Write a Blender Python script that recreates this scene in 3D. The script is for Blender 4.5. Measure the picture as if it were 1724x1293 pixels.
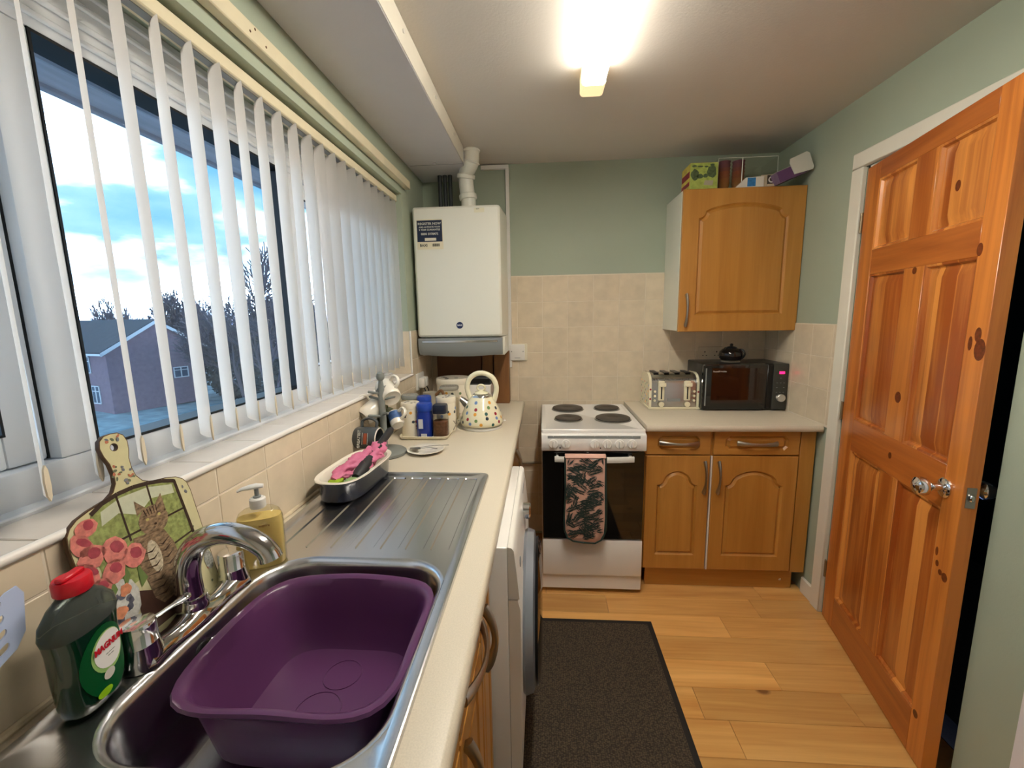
import bpy, bmesh, math, random
from mathutils import Vector, Matrix, Euler, geometry
PI = math.pi
for o in list(bpy.data.objects): bpy.data.objects.remove(o)
C = bpy.context.scene.collection
SC = bpy.context.scene
R = random.Random(7)

def lin(c):
    return tuple(((x/255)/12.92 if x/255 <= .04045 else ((x/255+.055)/1.055)**2.4) for x in c)

# ------------------------------------------------------------------ camera
cd = bpy.data.cameras.new('camera'); cam = bpy.data.objects.new('camera', cd); C.objects.link(cam)
yaw, pitch, roll, f = -0.073, -0.1566, -0.0173, 726.8
fw = Vector((math.sin(yaw)*math.cos(pitch), math.cos(yaw)*math.cos(pitch), math.sin(pitch)))
r_ = Vector((math.cos(yaw), -math.sin(yaw), 0)); u_ = r_.cross(fw)
r2 = r_*math.cos(roll)+u_*math.sin(roll); u2 = -r_*math.sin(roll)+u_*math.cos(roll)
m = Matrix((r2, u2, -fw)).transposed().to_4x4(); m.translation = (0.7216, -2.7216, 1.4488)
cam.matrix_world = m
cd.sensor_width = 36; cd.lens = 36*f/1724; cd.clip_start = .02; cd.clip_end = 500
SC.camera = cam
# ------------------------------------------------------------------ colour management
SC.view_settings.view_transform = 'Standard'; SC.view_settings.look = 'None'
SC.view_settings.gamma = 1; SC.view_settings.use_curve_mapping = False
SC.view_settings.exposure = 1.97
LAMP = 20.0; SKY = 3.8
# ------------------------------------------------------------------ sky
w = bpy.data.worlds.new('sky'); SC.world = w; w.use_nodes = True
nt = w.node_tree; nt.nodes.clear()
def nn(t, **k):
    n = nt.nodes.new(t)
    for a, b in k.items(): setattr(n, a, b)
    return n
out = nn('ShaderNodeOutputWorld'); bg = nn('ShaderNodeBackground'); nt.links.new(bg.outputs[0], out.inputs[0])
tc = nn('ShaderNodeTexCoord'); mp = nn('ShaderNodeMapping'); mp.inputs['Scale'].default_value = (1.6, 1.6, 5.0)
mp.inputs['Location'].default_value = (2.3, .4, .35)
nz = nn('ShaderNodeTexNoise'); nz.inputs['Scale'].default_value = 1.9; nz.inputs['Detail'].default_value = 6; nz.inputs['Roughness'].default_value = .5
nt.links.new(tc.outputs['Generated'], mp.inputs[0]); nt.links.new(mp.outputs[0], nz.inputs['Vector'])
sp = nn('ShaderNodeSeparateXYZ'); nt.links.new(tc.outputs['Generated'], sp.inputs[0])
hz = nn('ShaderNodeMapRange'); hz.inputs[1].default_value = 0.05; hz.inputs[2].default_value = .40; hz.inputs[3].default_value = .23; hz.inputs[4].default_value = -.01
nt.links.new(sp.outputs[2], hz.inputs[0])
ad = nn('ShaderNodeMath', operation='ADD'); nt.links.new(nz.outputs[0], ad.inputs[0]); nt.links.new(hz.outputs[0], ad.inputs[1])
cr = nn('ShaderNodeValToRGB'); e = cr.color_ramp.elements
e[0].position = .45; e[0].color = (.013, .044, .075, 1); e[1].position = .82; e[1].color = (3.2, 4.5, 5.9, 1)
x = cr.color_ramp.elements.new(.58); x.color = (.033, .066, .092, 1)
x = cr.color_ramp.elements.new(.70); x.color = (.20, .30, .42, 1)
nt.links.new(ad.outputs[0], cr.inputs[0])
cl = nn('ShaderNodeValToRGB'); cl.color_ramp.elements[0].position = .0; cl.color_ramp.elements[0].color = (*lin((42, 46, 60)), 1)
cl.color_ramp.elements[1].position = .15; cl.color_ramp.elements[1].color = (1, 1, 1, 1)
nt.links.new(sp.outputs[2], cl.inputs[0])
mu = nn('ShaderNodeMixRGB', blend_type='MULTIPLY'); mu.inputs[0].default_value = 1
nt.links.new(cr.outputs[0], mu.inputs[1]); nt.links.new(cl.outputs[0], mu.inputs[2])
nt.links.new(mu.outputs[0], bg.inputs[0]); bg.inputs[1].default_value = SKY

# ------------------------------------------------------------------ materials
MC = {}
def mat(name, col, rough=.5, metal=0, spec=.5, vary=.0, nscale=8, bump=0, bscale=60, coat=0, emit=None, trans=0, ior=1.45, stretch=(1, 1, 1), sheen=0, rnd=0.0):
    if name in MC: return MC[name]
    M = bpy.data.materials.new(name); M.use_nodes = True; t = M.node_tree; b = t.nodes['Principled BSDF']
    c = lin(col)
    b.inputs['Base Color'].default_value = (*c, 1); b.inputs['Roughness'].default_value = rough; b.inputs['Metallic'].default_value = metal
    b.inputs['Specular IOR Level'].default_value = spec; b.inputs['Coat Weight'].default_value = coat; b.inputs['IOR'].default_value = ior
    b.inputs['Transmission Weight'].default_value = trans; b.inputs['Sheen Weight'].default_value = sheen
    if emit: b.inputs['Emission Color'].default_value = (*lin(emit[0]), 1); b.inputs['Emission Strength'].default_value = emit[1]
    if vary or bump or rnd:
        tcn = t.nodes.new('ShaderNodeTexCoord'); mpn = t.nodes.new('ShaderNodeMapping'); mpn.inputs['Scale'].default_value = stretch
        t.links.new(tcn.outputs['Object'], mpn.inputs[0])
        oi = t.nodes.new('ShaderNodeObjectInfo')
        av = t.nodes.new('ShaderNodeVectorMath'); av.operation = 'ADD'; sc_ = t.nodes.new('ShaderNodeMath'); sc_.operation = 'MULTIPLY'; sc_.inputs[1].default_value = 37
        t.links.new(oi.outputs['Random'], sc_.inputs[0]); t.links.new(mpn.outputs[0], av.inputs[0]); t.links.new(sc_.outputs[0], av.inputs[1])
        if vary or rnd:
            n = t.nodes.new('ShaderNodeTexNoise'); n.inputs['Scale'].default_value = nscale; n.inputs['Detail'].default_value = 5
            t.links.new(av.outputs[0], n.inputs['Vector'])
            mr = t.nodes.new('ShaderNodeMapRange'); mr.inputs[1].default_value = .3; mr.inputs[2].default_value = .7
            mr.inputs[3].default_value = 1-vary; mr.inputs[4].default_value = 1+vary
            t.links.new(n.outputs[0], mr.inputs[0])
            r = t.nodes.new('ShaderNodeMapRange'); r.inputs[3].default_value = 1-rnd; r.inputs[4].default_value = 1+rnd
            t.links.new(oi.outputs['Random'], r.inputs[0])
            m2 = t.nodes.new('ShaderNodeMath'); m2.operation = 'MULTIPLY'; t.links.new(mr.outputs[0], m2.inputs[0]); t.links.new(r.outputs[0], m2.inputs[1])
            vm = t.nodes.new('ShaderNodeVectorMath'); vm.operation = 'SCALE'; vm.inputs[0].default_value = c
            t.links.new(m2.outputs[0], vm.inputs['Scale']); t.links.new(vm.outputs[0], b.inputs['Base Color'])
        if bump:
            n2 = t.nodes.new('ShaderNodeTexNoise'); n2.inputs['Scale'].default_value = bscale; n2.inputs['Detail'].default_value = 3
            t.links.new(av.outputs[0], n2.inputs['Vector'])
            bu = t.nodes.new('ShaderNodeBump'); bu.inputs['Strength'].default_value = bump; bu.inputs['Distance'].default_value = .002
            t.links.new(n2.outputs[0], bu.inputs['Height']); t.links.new(bu.outputs[0], b.inputs['Normal'])
    MC[name] = M; return M

def wood(name, c1, c2, axis, scale=1.0, knots=0.0, rough=.35, contrast=.5, rnd=.08, knotcol=(70, 30, 12), coat=.2, stripes=0.0):
    if name in MC: return MC[name]
    M = bpy.data.materials.new(name); M.use_nodes = True; t = M.node_tree; b = t.nodes['Principled BSDF']; L = t.links.new; N = t.nodes.new
    tcn = N('ShaderNodeTexCoord'); oi = N('ShaderNodeObjectInfo')
    mulr = N('ShaderNodeMath'); mulr.operation = 'MULTIPLY'; mulr.inputs[1].default_value = 53; L(oi.outputs['Random'], mulr.inputs[0])
    av = N('ShaderNodeVectorMath'); av.operation = 'ADD'; L(tcn.outputs['Object'], av.inputs[0]); L(mulr.outputs[0], av.inputs[1])
    s = [14*scale]*3; s['xyz'.index(axis)] = 1.1*scale
    mpn = N('ShaderNodeMapping'); mpn.inputs['Scale'].default_value = s; L(av.outputs[0], mpn.inputs[0])
    n1 = N('ShaderNodeTexNoise'); n1.inputs['Scale'].default_value = 1.3; n1.inputs['Detail'].default_value = 6; n1.inputs['Distortion'].default_value = .8; L(mpn.outputs[0], n1.inputs['Vector'])
    s2 = [90*scale]*3; s2['xyz'.index(axis)] = 3*scale
    mp2 = N('ShaderNodeMapping'); mp2.inputs['Scale'].default_value = s2; L(av.outputs[0], mp2.inputs[0])
    n2 = N('ShaderNodeTexNoise'); n2.inputs['Scale'].default_value = 1.5; n2.inputs['Detail'].default_value = 3; L(mp2.outputs[0], n2.inputs['Vector'])
    mx = N('ShaderNodeMath'); mx.operation = 'MULTIPLY_ADD'; mx.inputs[1].default_value = .3; L(n2.outputs[0], mx.inputs[0]); L(n1.outputs[0], mx.inputs[2])
    last = mx.outputs[0]
    if stripes:
        s3 = [0.01]*3; ax2 = 'x' if axis != 'x' else 'z'; s3['xyz'.index(ax2)] = 17
        mp3 = N('ShaderNodeMapping'); mp3.inputs['Scale'].default_value = s3; L(av.outputs[0], mp3.inputs[0])
        n3 = N('ShaderNodeTexVoronoi'); n3.inputs['Scale'].default_value = 1.0; n3.feature = 'F1'; L(mp3.outputs[0], n3.inputs['Vector'])
        m3 = N('ShaderNodeMath'); m3.operation = 'MULTIPLY_ADD'; m3.inputs[1].default_value = stripes
        sx = N('ShaderNodeSeparateColor'); L(n3.outputs['Color'], sx.inputs[0]); L(sx.outputs[0], m3.inputs[0]); L(last, m3.inputs[2]); 
        m4 = N('ShaderNodeMath'); m4.operation = 'SUBTRACT'; m4.inputs[1].default_value = stripes*.5; L(m3.outputs[0], m4.inputs[0]); last = m4.outputs[0]
    rp = N('ShaderNodeValToRGB'); rp.color_ramp.elements[0].position = .65-contrast*.5; rp.color_ramp.elements[0].color = (*lin(c2), 1)
    rp.color_ramp.elements[1].position = .65+contrast*.5; rp.color_ramp.elements[1].color = (*lin(c1), 1); L(last, rp.inputs[0])
    col = rp.outputs[0]
    if knots:
        sk = [6.5]*3; sk['xyz'.index(axis)] = 4.2
        mk = N('ShaderNodeMapping'); mk.inputs['Scale'].default_value = sk; L(av.outputs[0], mk.inputs[0])
        v = N('ShaderNodeTexVoronoi'); v.inputs['Scale'].default_value = 1; L(mk.outputs[0], v.inputs['Vector'])
        sc3 = N('ShaderNodeSeparateColor'); L(v.outputs['Color'], sc3.inputs[0])
        g = N('ShaderNodeMath'); g.operation = 'GREATER_THAN'; g.inputs[1].default_value = 1-knots; L(sc3.outputs[0], g.inputs[0])
        mrk = N('ShaderNodeMapRange'); mrk.inputs[1].default_value = .09; mrk.inputs[2].default_value = .15; mrk.inputs[3].default_value = .85; mrk.inputs[4].default_value = 0
        L(v.outputs['Distance'], mrk.inputs[0])
        mk2 = N('ShaderNodeMath'); mk2.operation = 'MULTIPLY'; L(mrk.outputs[0], mk2.inputs[0]); L(g.outputs[0], mk2.inputs[1])
        mxk = N('ShaderNodeMixRGB'); mxk.inputs[2].default_value = (*lin(knotcol), 1); L(mk2.outputs[0], mxk.inputs[0]); L(col, mxk.inputs[1]); col = mxk.outputs[0]
    mr = N('ShaderNodeMapRange'); mr.inputs[3].default_value = 1-rnd; mr.inputs[4].default_value = 1+rnd; L(oi.outputs['Random'], mr.inputs[0])
    vm = N('ShaderNodeVectorMath'); vm.operation = 'SCALE'; L(col, vm.inputs[0]); L(mr.outputs[0], vm.inputs['Scale']); L(vm.outputs[0], b.inputs['Base Color'])
    b.inputs['Roughness'].default_value = rough; b.inputs['Coat Weight'].default_value = coat; b.inputs['Coat Roughness'].default_value = .25
    MC[name] = M; return M

def glassy(name, tint=(255, 255, 255), refl=.08, rough=0.02):
    if name in MC: return MC[name]
    M = bpy.data.materials.new(name); M.use_nodes = True; t = M.node_tree; t.nodes.clear(); N = t.nodes.new; L = t.links.new
    o = N('ShaderNodeOutputMaterial'); mx = N('ShaderNodeMixShader'); a = N('ShaderNodeBsdfTransparent'); g = N('ShaderNodeBsdfGlossy')
    a.inputs[0].default_value = (*lin(tint), 1); g.inputs['Roughness'].default_value = rough; mx.inputs[0].default_value = refl
    lw = N('ShaderNodeLayerWeight'); lw.inputs['Blend'].default_value = .5
    pw = N('ShaderNodeMath'); pw.operation = 'POWER'; pw.inputs[1].default_value = 4.5; L(lw.outputs['Facing'], pw.inputs[0])
    ma = N('ShaderNodeMath'); ma.operation = 'MULTIPLY_ADD'; ma.inputs[1].default_value = .7; ma.inputs[2].default_value = .035; L(pw.outputs[0], ma.inputs[0]); L(ma.outputs[0], mx.inputs[0])
    L(a.outputs[0], mx.inputs[1]); L(g.outputs[0], mx.inputs[2]); L(mx.outputs[0], o.inputs[0]); MC[name] = M; return M

def fabric_translucent(name, col, k=.5, tcol=None):
    M = bpy.data.materials.new(name); M.use_nodes = True; t = M.node_tree; t.nodes.clear(); N = t.nodes.new; L = t.links.new
    o = N('ShaderNodeOutputMaterial'); mx = N('ShaderNodeMixShader'); a = N('ShaderNodeBsdfDiffuse'); g = N('ShaderNodeBsdfTranslucent')
    a.inputs[0].default_value = (*lin(col), 1); g.inputs[0].default_value = (*lin(tcol or col), 1); mx.inputs[0].default_value = k
    nz = N('ShaderNodeTexNoise'); nz.inputs['Scale'].default_value = 260; tcn = N('ShaderNodeTexCoord'); L(tcn.outputs['Object'], nz.inputs['Vector'])
    bu = N('ShaderNodeBump'); bu.inputs['Strength'].default_value = .25; bu.inputs['Distance'].default_value = .001; L(nz.outputs[0], bu.inputs['Height']); L(bu.outputs[0], a.inputs['Normal'])
    L(a.outputs[0], mx.inputs[1]); L(g.outputs[0], mx.inputs[2]); L(mx.outputs[0], o.inputs[0]); MC[name] = M; return M

GREEN = mat('sage_paint', (166, 177, 158), .6, vary=.03, nscale=3, bump=.15, bscale=180)
CEILM = mat('ceiling_paint', (212, 206, 197), .7, vary=.015, nscale=2, bump=.25, bscale=120)
WHITEP = mat('white_gloss_paint', (226, 222, 208), .35, vary=.03, nscale=9)
CREAMP = mat('cream_paint', (220, 210, 180), .45, vary=.05, nscale=12)
UPVC = mat('white_upvc', (228, 230, 232), .3)
TILE = mat('beige_tile', (218, 203, 178), .22, vary=.07, nscale=14, rnd=.04, bump=.08, bscale=25)
GROUT = mat('grout', (222, 210, 190), .8, vary=.04, nscale=30)
SILLT = mat('sill_tile', (222, 212, 200), .18, vary=.03, nscale=20, rnd=.03)
WORKT = mat('worktop_laminate', (210, 200, 181), .35, vary=.07, nscale=420)
ENAMEL = mat('white_enamel', (232, 230, 226), .22, coat=.3)
BOILW = mat('boiler_white', (228, 228, 216), .3)
WHITEPL = mat('white_plastic', (228, 226, 220), .35)
CREAMPL = mat('cream_plastic', (226, 220, 198), .3)
GREYPL = mat('grey_plastic', (140, 145, 145), .4)
DGREY = mat('dark_grey_plastic', (50, 52, 54), .4)
BLACK = mat('black_plastic', (14, 14, 15), .3)
BLACKG = mat('black_glass', (7, 7, 8), .06, coat=.5)
CHROME = mat('chrome', (215, 215, 215), .08, metal=1)
SATIN = mat('satin_nickel', (172, 165, 155), .33, metal=1)
STEEL = mat('brushed_steel', (208, 208, 210), .24, metal=1, vary=.04, nscale=6, bump=.05, bscale=300, stretch=(1, .05, 1))
STEELD = mat('steel_plate', (160, 158, 152), .3, metal=1)
OAK = wood('oak_foil', (200, 144, 68), (170, 114, 46), 'z', 1.0, contrast=.7, rough=.38, rnd=.03)
OAKH = wood('oak_foil_horizontal', (200, 144, 68), (170, 114, 46), 'x', 1.0, contrast=.7, rough=.38, rnd=.03)
PINEV = wood('pine_vertical', (210, 130, 58), (164, 84, 30), 'z', .9, knots=.13, contrast=.45, stripes=.35, rough=.28, rnd=.07, coat=.3)
PINEP = wood('pine_panel', (222, 146, 70), (156, 76, 28), 'z', .8, knots=.10, contrast=.42, stripes=.55, rough=.28, rnd=.09, coat=.3)
PINEH = wood('pine_horizontal', (198, 116, 50), (150, 74, 28), 'x', .9, knots=.08, contrast=.5, rough=.28, rnd=.06, coat=.3)
FLOORW = wood('floor_oak', (238, 188, 114), (196, 136, 68), 'x', .8, knots=.10, contrast=.6, rough=.3, rnd=.2, knotcol=(110, 62, 26), coat=.25)
BROWNB = wood('brown_board', (150, 104, 56), (112, 70, 34), 'z', .8, contrast=.7, rough=.6, coat=0)
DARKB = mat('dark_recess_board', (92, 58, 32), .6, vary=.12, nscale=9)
VANE = fabric_translucent('blind_fabric', (222, 217, 208), .62, (240, 240, 240))
GLASS = glassy('window_glass')
RUBBER = mat('black_rubber', (20, 20, 20), .6)

# ------------------------------------------------------------------ mesh helpers
def bm_(): return bmesh.new()
def box(b, x0, x1, y0, y1, z0, z1, bev=0, seg=1):
    t = bmesh.new()
    vs = [t.verts.new((x, y, z)) for x in (x0, x1) for y in (y0, y1) for z in (z0, z1)]
    for q in ((0, 1, 3, 2), (4, 6, 7, 5), (0, 4, 5, 1), (2, 3, 7, 6), (0, 2, 6, 4), (1, 5, 7, 3)): t.faces.new([vs[i] for i in q])
    if bev: bmesh.ops.bevel(t, geom=t.edges[:], offset=bev, segments=seg, profile=.5, affect='EDGES', clamp_overlap=True)
    join(b, t); return b
def join(b, t, M=None):
    if M is not None: t.transform(M)
    me = bpy.data.meshes.new('t'); t.to_mesh(me); b.from_mesh(me); bpy.data.meshes.remove(me); t.free()
def loops(b, ls, closed=True, cap0=False, cap1=False):
    rings = [[b.verts.new(p) for p in l] for l in ls]
    n = len(rings[0])
    for a, c in zip(rings, rings[1:]):
        for i in range(n if closed else n-1):
            j = (i+1) % n
            try: b.faces.new((a[i], a[j], c[j], c[i]))
            except ValueError: pass
    if cap0: b.faces.new(list(reversed(rings[0])))
    if cap1: b.faces.new(rings[-1])
    return rings
def lathe(b, prof, n=32, center=(0, 0), cap0=True, cap1=True, sx=1, sy=1):
    ls = [[(center[0]+r*math.cos(2*PI*i/n)*sx, center[1]+r*math.sin(2*PI*i/n)*sy, z) for i in range(n)] for r, z in prof]
    loops(b, ls, True, cap0, cap1); return b
def cyl(b, p, q, r, n=16, r2=None, bev=0):
    p = Vector(p); q = Vector(q); d = q-p; L = d.length; t = bmesh.new(); r2 = r if r2 is None else r2
    pr = [(r, 0), (r2, L)] if not bev else [(r-bev, 0), (r, bev), (r2, L-bev), (r2-bev, L)]
    lathe(t, pr, n); join(b, t, Matrix.Translation(p) @ d.to_track_quat('Z', 'Y').to_matrix().to_4x4()); return b
def tube(b, pts, r, n=12, closed=False, caps=True, sx=1, sy=1):
    pts = [Vector(p) for p in pts]; N = len(pts); rs = r if isinstance(r, (list, tuple)) else [r]*N
    ls = []; ref = None
    for i, p in enumerate(pts):
        a = pts[(i-1) % N] if (closed or i > 0) else p; c = pts[(i+1) % N] if (closed or i < N-1) else p
        t = (c-a).normalized()
        if ref is None:
            ref = Vector((0, 0, 1)) if abs(t.z) < .9 else Vector((1, 0, 0))
        u = (ref-t*ref.dot(t)).normalized(); v = t.cross(u); ref = u
        ls.append([p+u*(rs[i]*sx*math.cos(2*PI*k/n))+v*(rs[i]*sy*math.sin(2*PI*k/n)) for k in range(n)])
    if closed: ls.append(ls[0])
    loops(b, ls, True, caps and not closed, caps and not closed); return b
def bez(pts, n=8):
    P = [Vector(p) for p in pts]; out = []
    Q = [P[0]*2-P[1]]+P+[P[-1]*2-P[-2]]
    for i in range(1, len(Q)-2):
        for k in range(n):
            t = k/n; a, b_, c, d = Q[i-1], Q[i], Q[i+1], Q[i+2]
            out.append(.5*((2*b_)+(-a+c)*t+(2*a-5*b_+4*c-d)*t*t+(-a+3*b_-3*c+d)*t**3))
    out.append(P[-1]); return out
def sphere(b, c, r, n=16, s=(1, 1, 1)):
    t = bmesh.new(); bmesh.ops.create_uvsphere(t, u_segments=n, v_segments=max(6, n//2), radius=r)
    join(b, t, Matrix.Translation(c) @ Matrix.Diagonal((*s, 1))); return b
def rr(x0, y0, x1, y1, r, n=6):
    o = []
    for cx, cy, a in ((x1-r, y1-r, 0), (x0+r, y1-r, 90), (x0+r, y0+r, 180), (x1-r, y0+r, 270)):
        for k in range(n+1):
            t = math.radians(a+90*k/n); o.append((cx+r*math.cos(t), cy+r*math.sin(t)))
    return o
def offs(pl, d):
    n = len(pl); o = []
    for i in range(n):
        a = Vector(pl[i-1]); p = Vector(pl[i]); c = Vector(pl[(i+1) % n])
        e1 = (p-a).normalized(); e2 = (c-p).normalized(); n1 = Vector((-e1.y, e1.x)); n2 = Vector((-e2.y, e2.x))
        k = n1+n2; k = k/max(.35, k.dot(n1)) if k.length > 1e-6 else n1
        o.append((p.x+k.x*d, p.y+k.y*d))
    return o      # CCW polygon: positive d shrinks
def holed(b, outer, holes, z, flip=False, fn=None):
    fn = fn or (lambda x, y, z: (x, y, z))
    polys = [[Vector((p[0], p[1], 0)) for p in outer]]+[[Vector((p[0], p[1], 0)) for p in h] for h in holes]
    tri = geometry.tessellate_polygon(polys); flat = [p for l in polys for p in l]
    vs = [b.verts.new(fn(p.x, p.y, z)) for p in flat]
    for t in tri:
        try: b.faces.new([vs[i] for i in (t if not flip else reversed(t))])
        except ValueError: pass
def slab(b, poly, z0, z1, fn=None):
    fn = fn or (lambda x, y, z: (x, y, z))
    holed(b, poly, [], z0, fn=fn); holed(b, poly, [], z1, fn=fn)
    loops(b, [[fn(x, y, z0) for x, y in poly], [fn(x, y, z1) for x, y in poly]])
def obj(name, b, m, parent=None, smooth=True, loc=None, rot=None, ang=40):
    bmesh.ops.remove_doubles(b, verts=b.verts, dist=1e-6)
    bmesh.ops.recalc_face_normals(b, faces=b.faces)
    me = bpy.data.meshes.new(name); b.to_mesh(me); b.free(); me.materials.append(m)
    if smooth and len(me.polygons):
        me.polygons.foreach_set('use_smooth', [True]*len(me.polygons)); me.set_sharp_from_angle(angle=math.radians(ang))
    o = bpy.data.objects.new(name, me); C.objects.link(o)
    if parent: o.parent = parent
    if loc: o.location = loc
    if rot: o.rotation_euler = rot
    return o
def W(name, b, m, parent, **k):      # mesh written in world coordinates under an unrotated thing
    r = parent; off = Vector((0, 0, 0))
    while r: off += r.location; r = r.parent
    b.transform(Matrix.Translation(-off)); return obj(name, b, m, parent, **k)
def tag(o, label=None, cat=None, group=None, kind=None):
    if label: o['label'] = label
    if cat: o['category'] = cat
    if group: o['group'] = group
    if kind: o['kind'] = kind
    return o
def thing(name, label, cat, loc=(0, 0, 0), rot=(0, 0, 0), group=None, kind=None):
    o = bpy.data.objects.new(name, None); C.objects.link(o); o.location = loc; o.rotation_euler = rot; o.empty_display_size = .05
    return tag(o, label, cat, group, kind)
def text(s, size, m, parent, loc, rot, name='lettering', bold=0.0, sx=1, ext=.0003, align='CENTER'):
    cu = bpy.data.curves.new('t', 'FONT'); cu.body = s; cu.size = size; cu.align_x = align; cu.align_y = 'CENTER'; cu.extrude = ext; cu.offset = bold; cu.resolution_u = 2
    o = bpy.data.objects.new('t', cu); C.objects.link(o); dg = bpy.context.evaluated_depsgraph_get()
    me = bpy.data.meshes.new_from_object(o.evaluated_get(dg)); bpy.data.objects.remove(o); me.transform(Matrix.Diagonal((sx, 1, 1, 1)))
    me.materials.clear(); me.materials.append(m); o = bpy.data.objects.new(name, me); C.objects.link(o); o.parent = parent; o.location = loc; o.rotation_euler = rot
    return o
def copytree(o, parent=None):
    c = o.copy(); C.objects.link(c); c.parent = parent
    for ch in [x for x in bpy.data.objects if x.parent == o]: copytree(ch, c)
    return c
FRONT = (PI/2, 0, 0)     # text facing -y
XR = 2.067; ZC = 2.336

# ================================================================== SETTING
def st(name, b, m, parent=None, **k):
    o = obj(name, b, m, parent, **k)
    if not parent: o['kind'] = 'structure'
    return o
b = bm_(); box(b, -.2, XR+.02, -3.7, .1, -.12, -.012); floor = st('floor', b, mat('floor_base', (120, 84, 50), .7))
# floor planks
PL = {}
rowh = .138; rf = random.Random(21)
y = -.776-rowh*20.0
while y < 0:
    y1 = min(y+rowh, 0.0); xx = -.15-rf.uniform(0, .5)
    while xx < XR:
        L = rf.choice([.55, .72, .9, 1.1]); x1 = min(xx+L, XR); x0 = max(xx, 0.0)
        if x1 > x0+.02 and y1 > -3.6:
            key = (round(x1-x0, 2), round(y1-y, 3)); wdt = x1-x0
            if key not in PL:
                bb = bm_(); box(bb, 0.0006, wdt-.0006, .0006, y1-y-.0006, -.012, 0, .0012)
                o = obj('plank', bb, FLOORW, floor, smooth=False); PL[key] = o.data; o.location = (x0, y, 0)
            else:
                o = bpy.data.objects.new('plank', PL[key]); C.objects.link(o); o.parent = floor; o.location = (x0, y, 0)
        xx += L
    y += rowh
b = bm_(); box(b, -.02, XR+.1, -3.7, .1, ZC, ZC+.1); ceiling = st('ceiling', b, CEILM)
b = bm_(); box(b, -.2, XR+1.3, 0, .12, -.1, ZC); wall_back = st('wall_back', b, GREEN)
b = bm_(); box(b, -.2, XR+.1, -3.72, -3.6, -.1, ZC); st('wall_front', b, WHITEP)
# left wall with window opening y -2.95..-.43, z 1.135..2.078
WY0, WY1, WZ0, WZ1 = -2.95, -.425, 1.125, 2.078
b = bm_(); box(b, -.24, 0, -3.62, .0, -.1, WZ0); box(b, -.24, 0, -3.62, 0, WZ1, ZC); box(b, -.24, 0, WY1, 0, WZ0, WZ1); box(b, -.24, 0, -3.62, WY0, WZ0, WZ1)
wall_left = st('wall_left', b, GREEN)
# right wall with door opening
DY0, DY1, DZ = -.722, -1.50, 2.035
b = bm_(); box(b, XR, XR+.1, DY0, 0, -.1, ZC); box(b, XR, XR+.1, DY1, DY0, DZ, ZC); box(b, 1.97, XR+.1, -3.62, DY1, -.1, ZC)
wall_right = st('wall_right', b, GREEN)
# boxed beam along the ceiling above the window
b = bm_(); box(b, 0.001, .305, -3.6, -.002, 2.25, ZC, .002); beam = st('trim_1', b, mat('beam_paint', (206, 204, 206), .6, vary=.02, nscale=4, bump=.2, bscale=120))
b = bm_(); box(b, .3052, .3075, -3.6, -.30, 2.252, ZC-.002, .001); obj('edge_board', b, WHITEP, beam)
for py in (-.55, -.9, -1.3):
    b = bm_(); cyl(b, (.307, py, 2.30), (.311, py, 2.30), .006, 10); obj('pin_head', b, WHITEPL, beam)
b = bm_(); cyl(b, (.16, -.33, 2.25), (.16, -.33, 2.244), .008, 10); obj('pin_head', b, WHITEPL, beam)
b = bm_(); box(b, .02, .30, -.304, -.301, 2.2485, 2.2505); obj('joint_strip', b, GREYPL, beam)
# painted batten above the window
b = bm_(); box(b, .0, .03, -3.3, -.36, 2.112, 2.155, .003); bat = st('trim_2', b, CREAMP)
for py, pz in ((-1.62, 2.13), (-1.6, 2.145), (-1.56, 2.128)):
    b = bm_(); cyl(b, (.030, py, pz), (.0307, py, pz), .003, 8); obj('screw_hole', b, mat('hole_brown', (90, 60, 40), .8), bat)

# tiles
TM = {}
def tiles(parent, us, vs, fn_loc, rot, th=.007, m=TILE, gap=.0028, name='tile'):
    for i in range(len(us)-1):
        for j in range(len(vs)-1):
            wu, wv = round(us[i+1]-us[i], 3), round(vs[j+1]-vs[j], 3)
            if wu < .012 or wv < .012: continue
            k = (wu, wv, th, m.name)
            if k not in TM:
                bb = bm_(); box(bb, gap/2, wu-gap/2, gap/2, wv-gap/2, 0, th, .0015)
                o = obj(name, bb, m, parent, smooth=False); TM[k] = o.data
            else:
                o = bpy.data.objects.new(name, TM[k]); C.objects.link(o); o.parent = parent
            o.location = fn_loc(us[i], vs[j]); o.rotation_euler = rot
def seq(a, b_, anchor, p=.155):
    k = math.ceil((a-anchor)/p+1e-6); o = [a]
    while anchor+k*p < b_-1e-6:
        if anchor+k*p > a+1e-6: o.append(anchor+k*p)
        k += 1
    return [round(v, 4) for v in o+[b_]]
zs = [.91, 1.065, 1.22, 1.375, 1.53, 1.685]
b = bm_(); box(b, .0, XR, -.0078, 0, .02, 1.69); obj('grout', b, GROUT, wall_back, smooth=False)
tiles(wall_back, seq(.51, XR, 1.341), zs, lambda u, v: (u, -.002, v), FRONT)
tiles(wall_back, seq(.012, .51, 1.341), zs[:4], lambda u, v: (u, -.002, v), FRONT)
tiles(wall_back, seq(.56, 1.3, 1.341-.035), seq(.13, .91, .91), lambda u, v: (u, -.002, v), FRONT)
zr = [.91, 1.075, 1.23, 1.383]
b = bm_(); box(b, XR-.0078, XR, -.6552, -.001, .9, 1.3855); obj('grout', b, GROUT, wall_right, smooth=False)
tiles(wall_right, seq(0, .652, .155), zr, lambda u, v: (XR-.002, -u, v), (PI/2, 0, -PI/2))
b = bm_(); box(b, 0, .0078, -3.59, -.425, .9, 1.1349); box(b, 0, .0078, -.425, -.001, .9, 1.376); obj('grout', b, GROUT, wall_left, smooth=False)
tiles(wall_left, seq(-3.5, -.425, -1.54, .165), [.915, 1.07, 1.134], lambda u, v: (.002, u, v), (PI/2, 0, PI/2))
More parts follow.
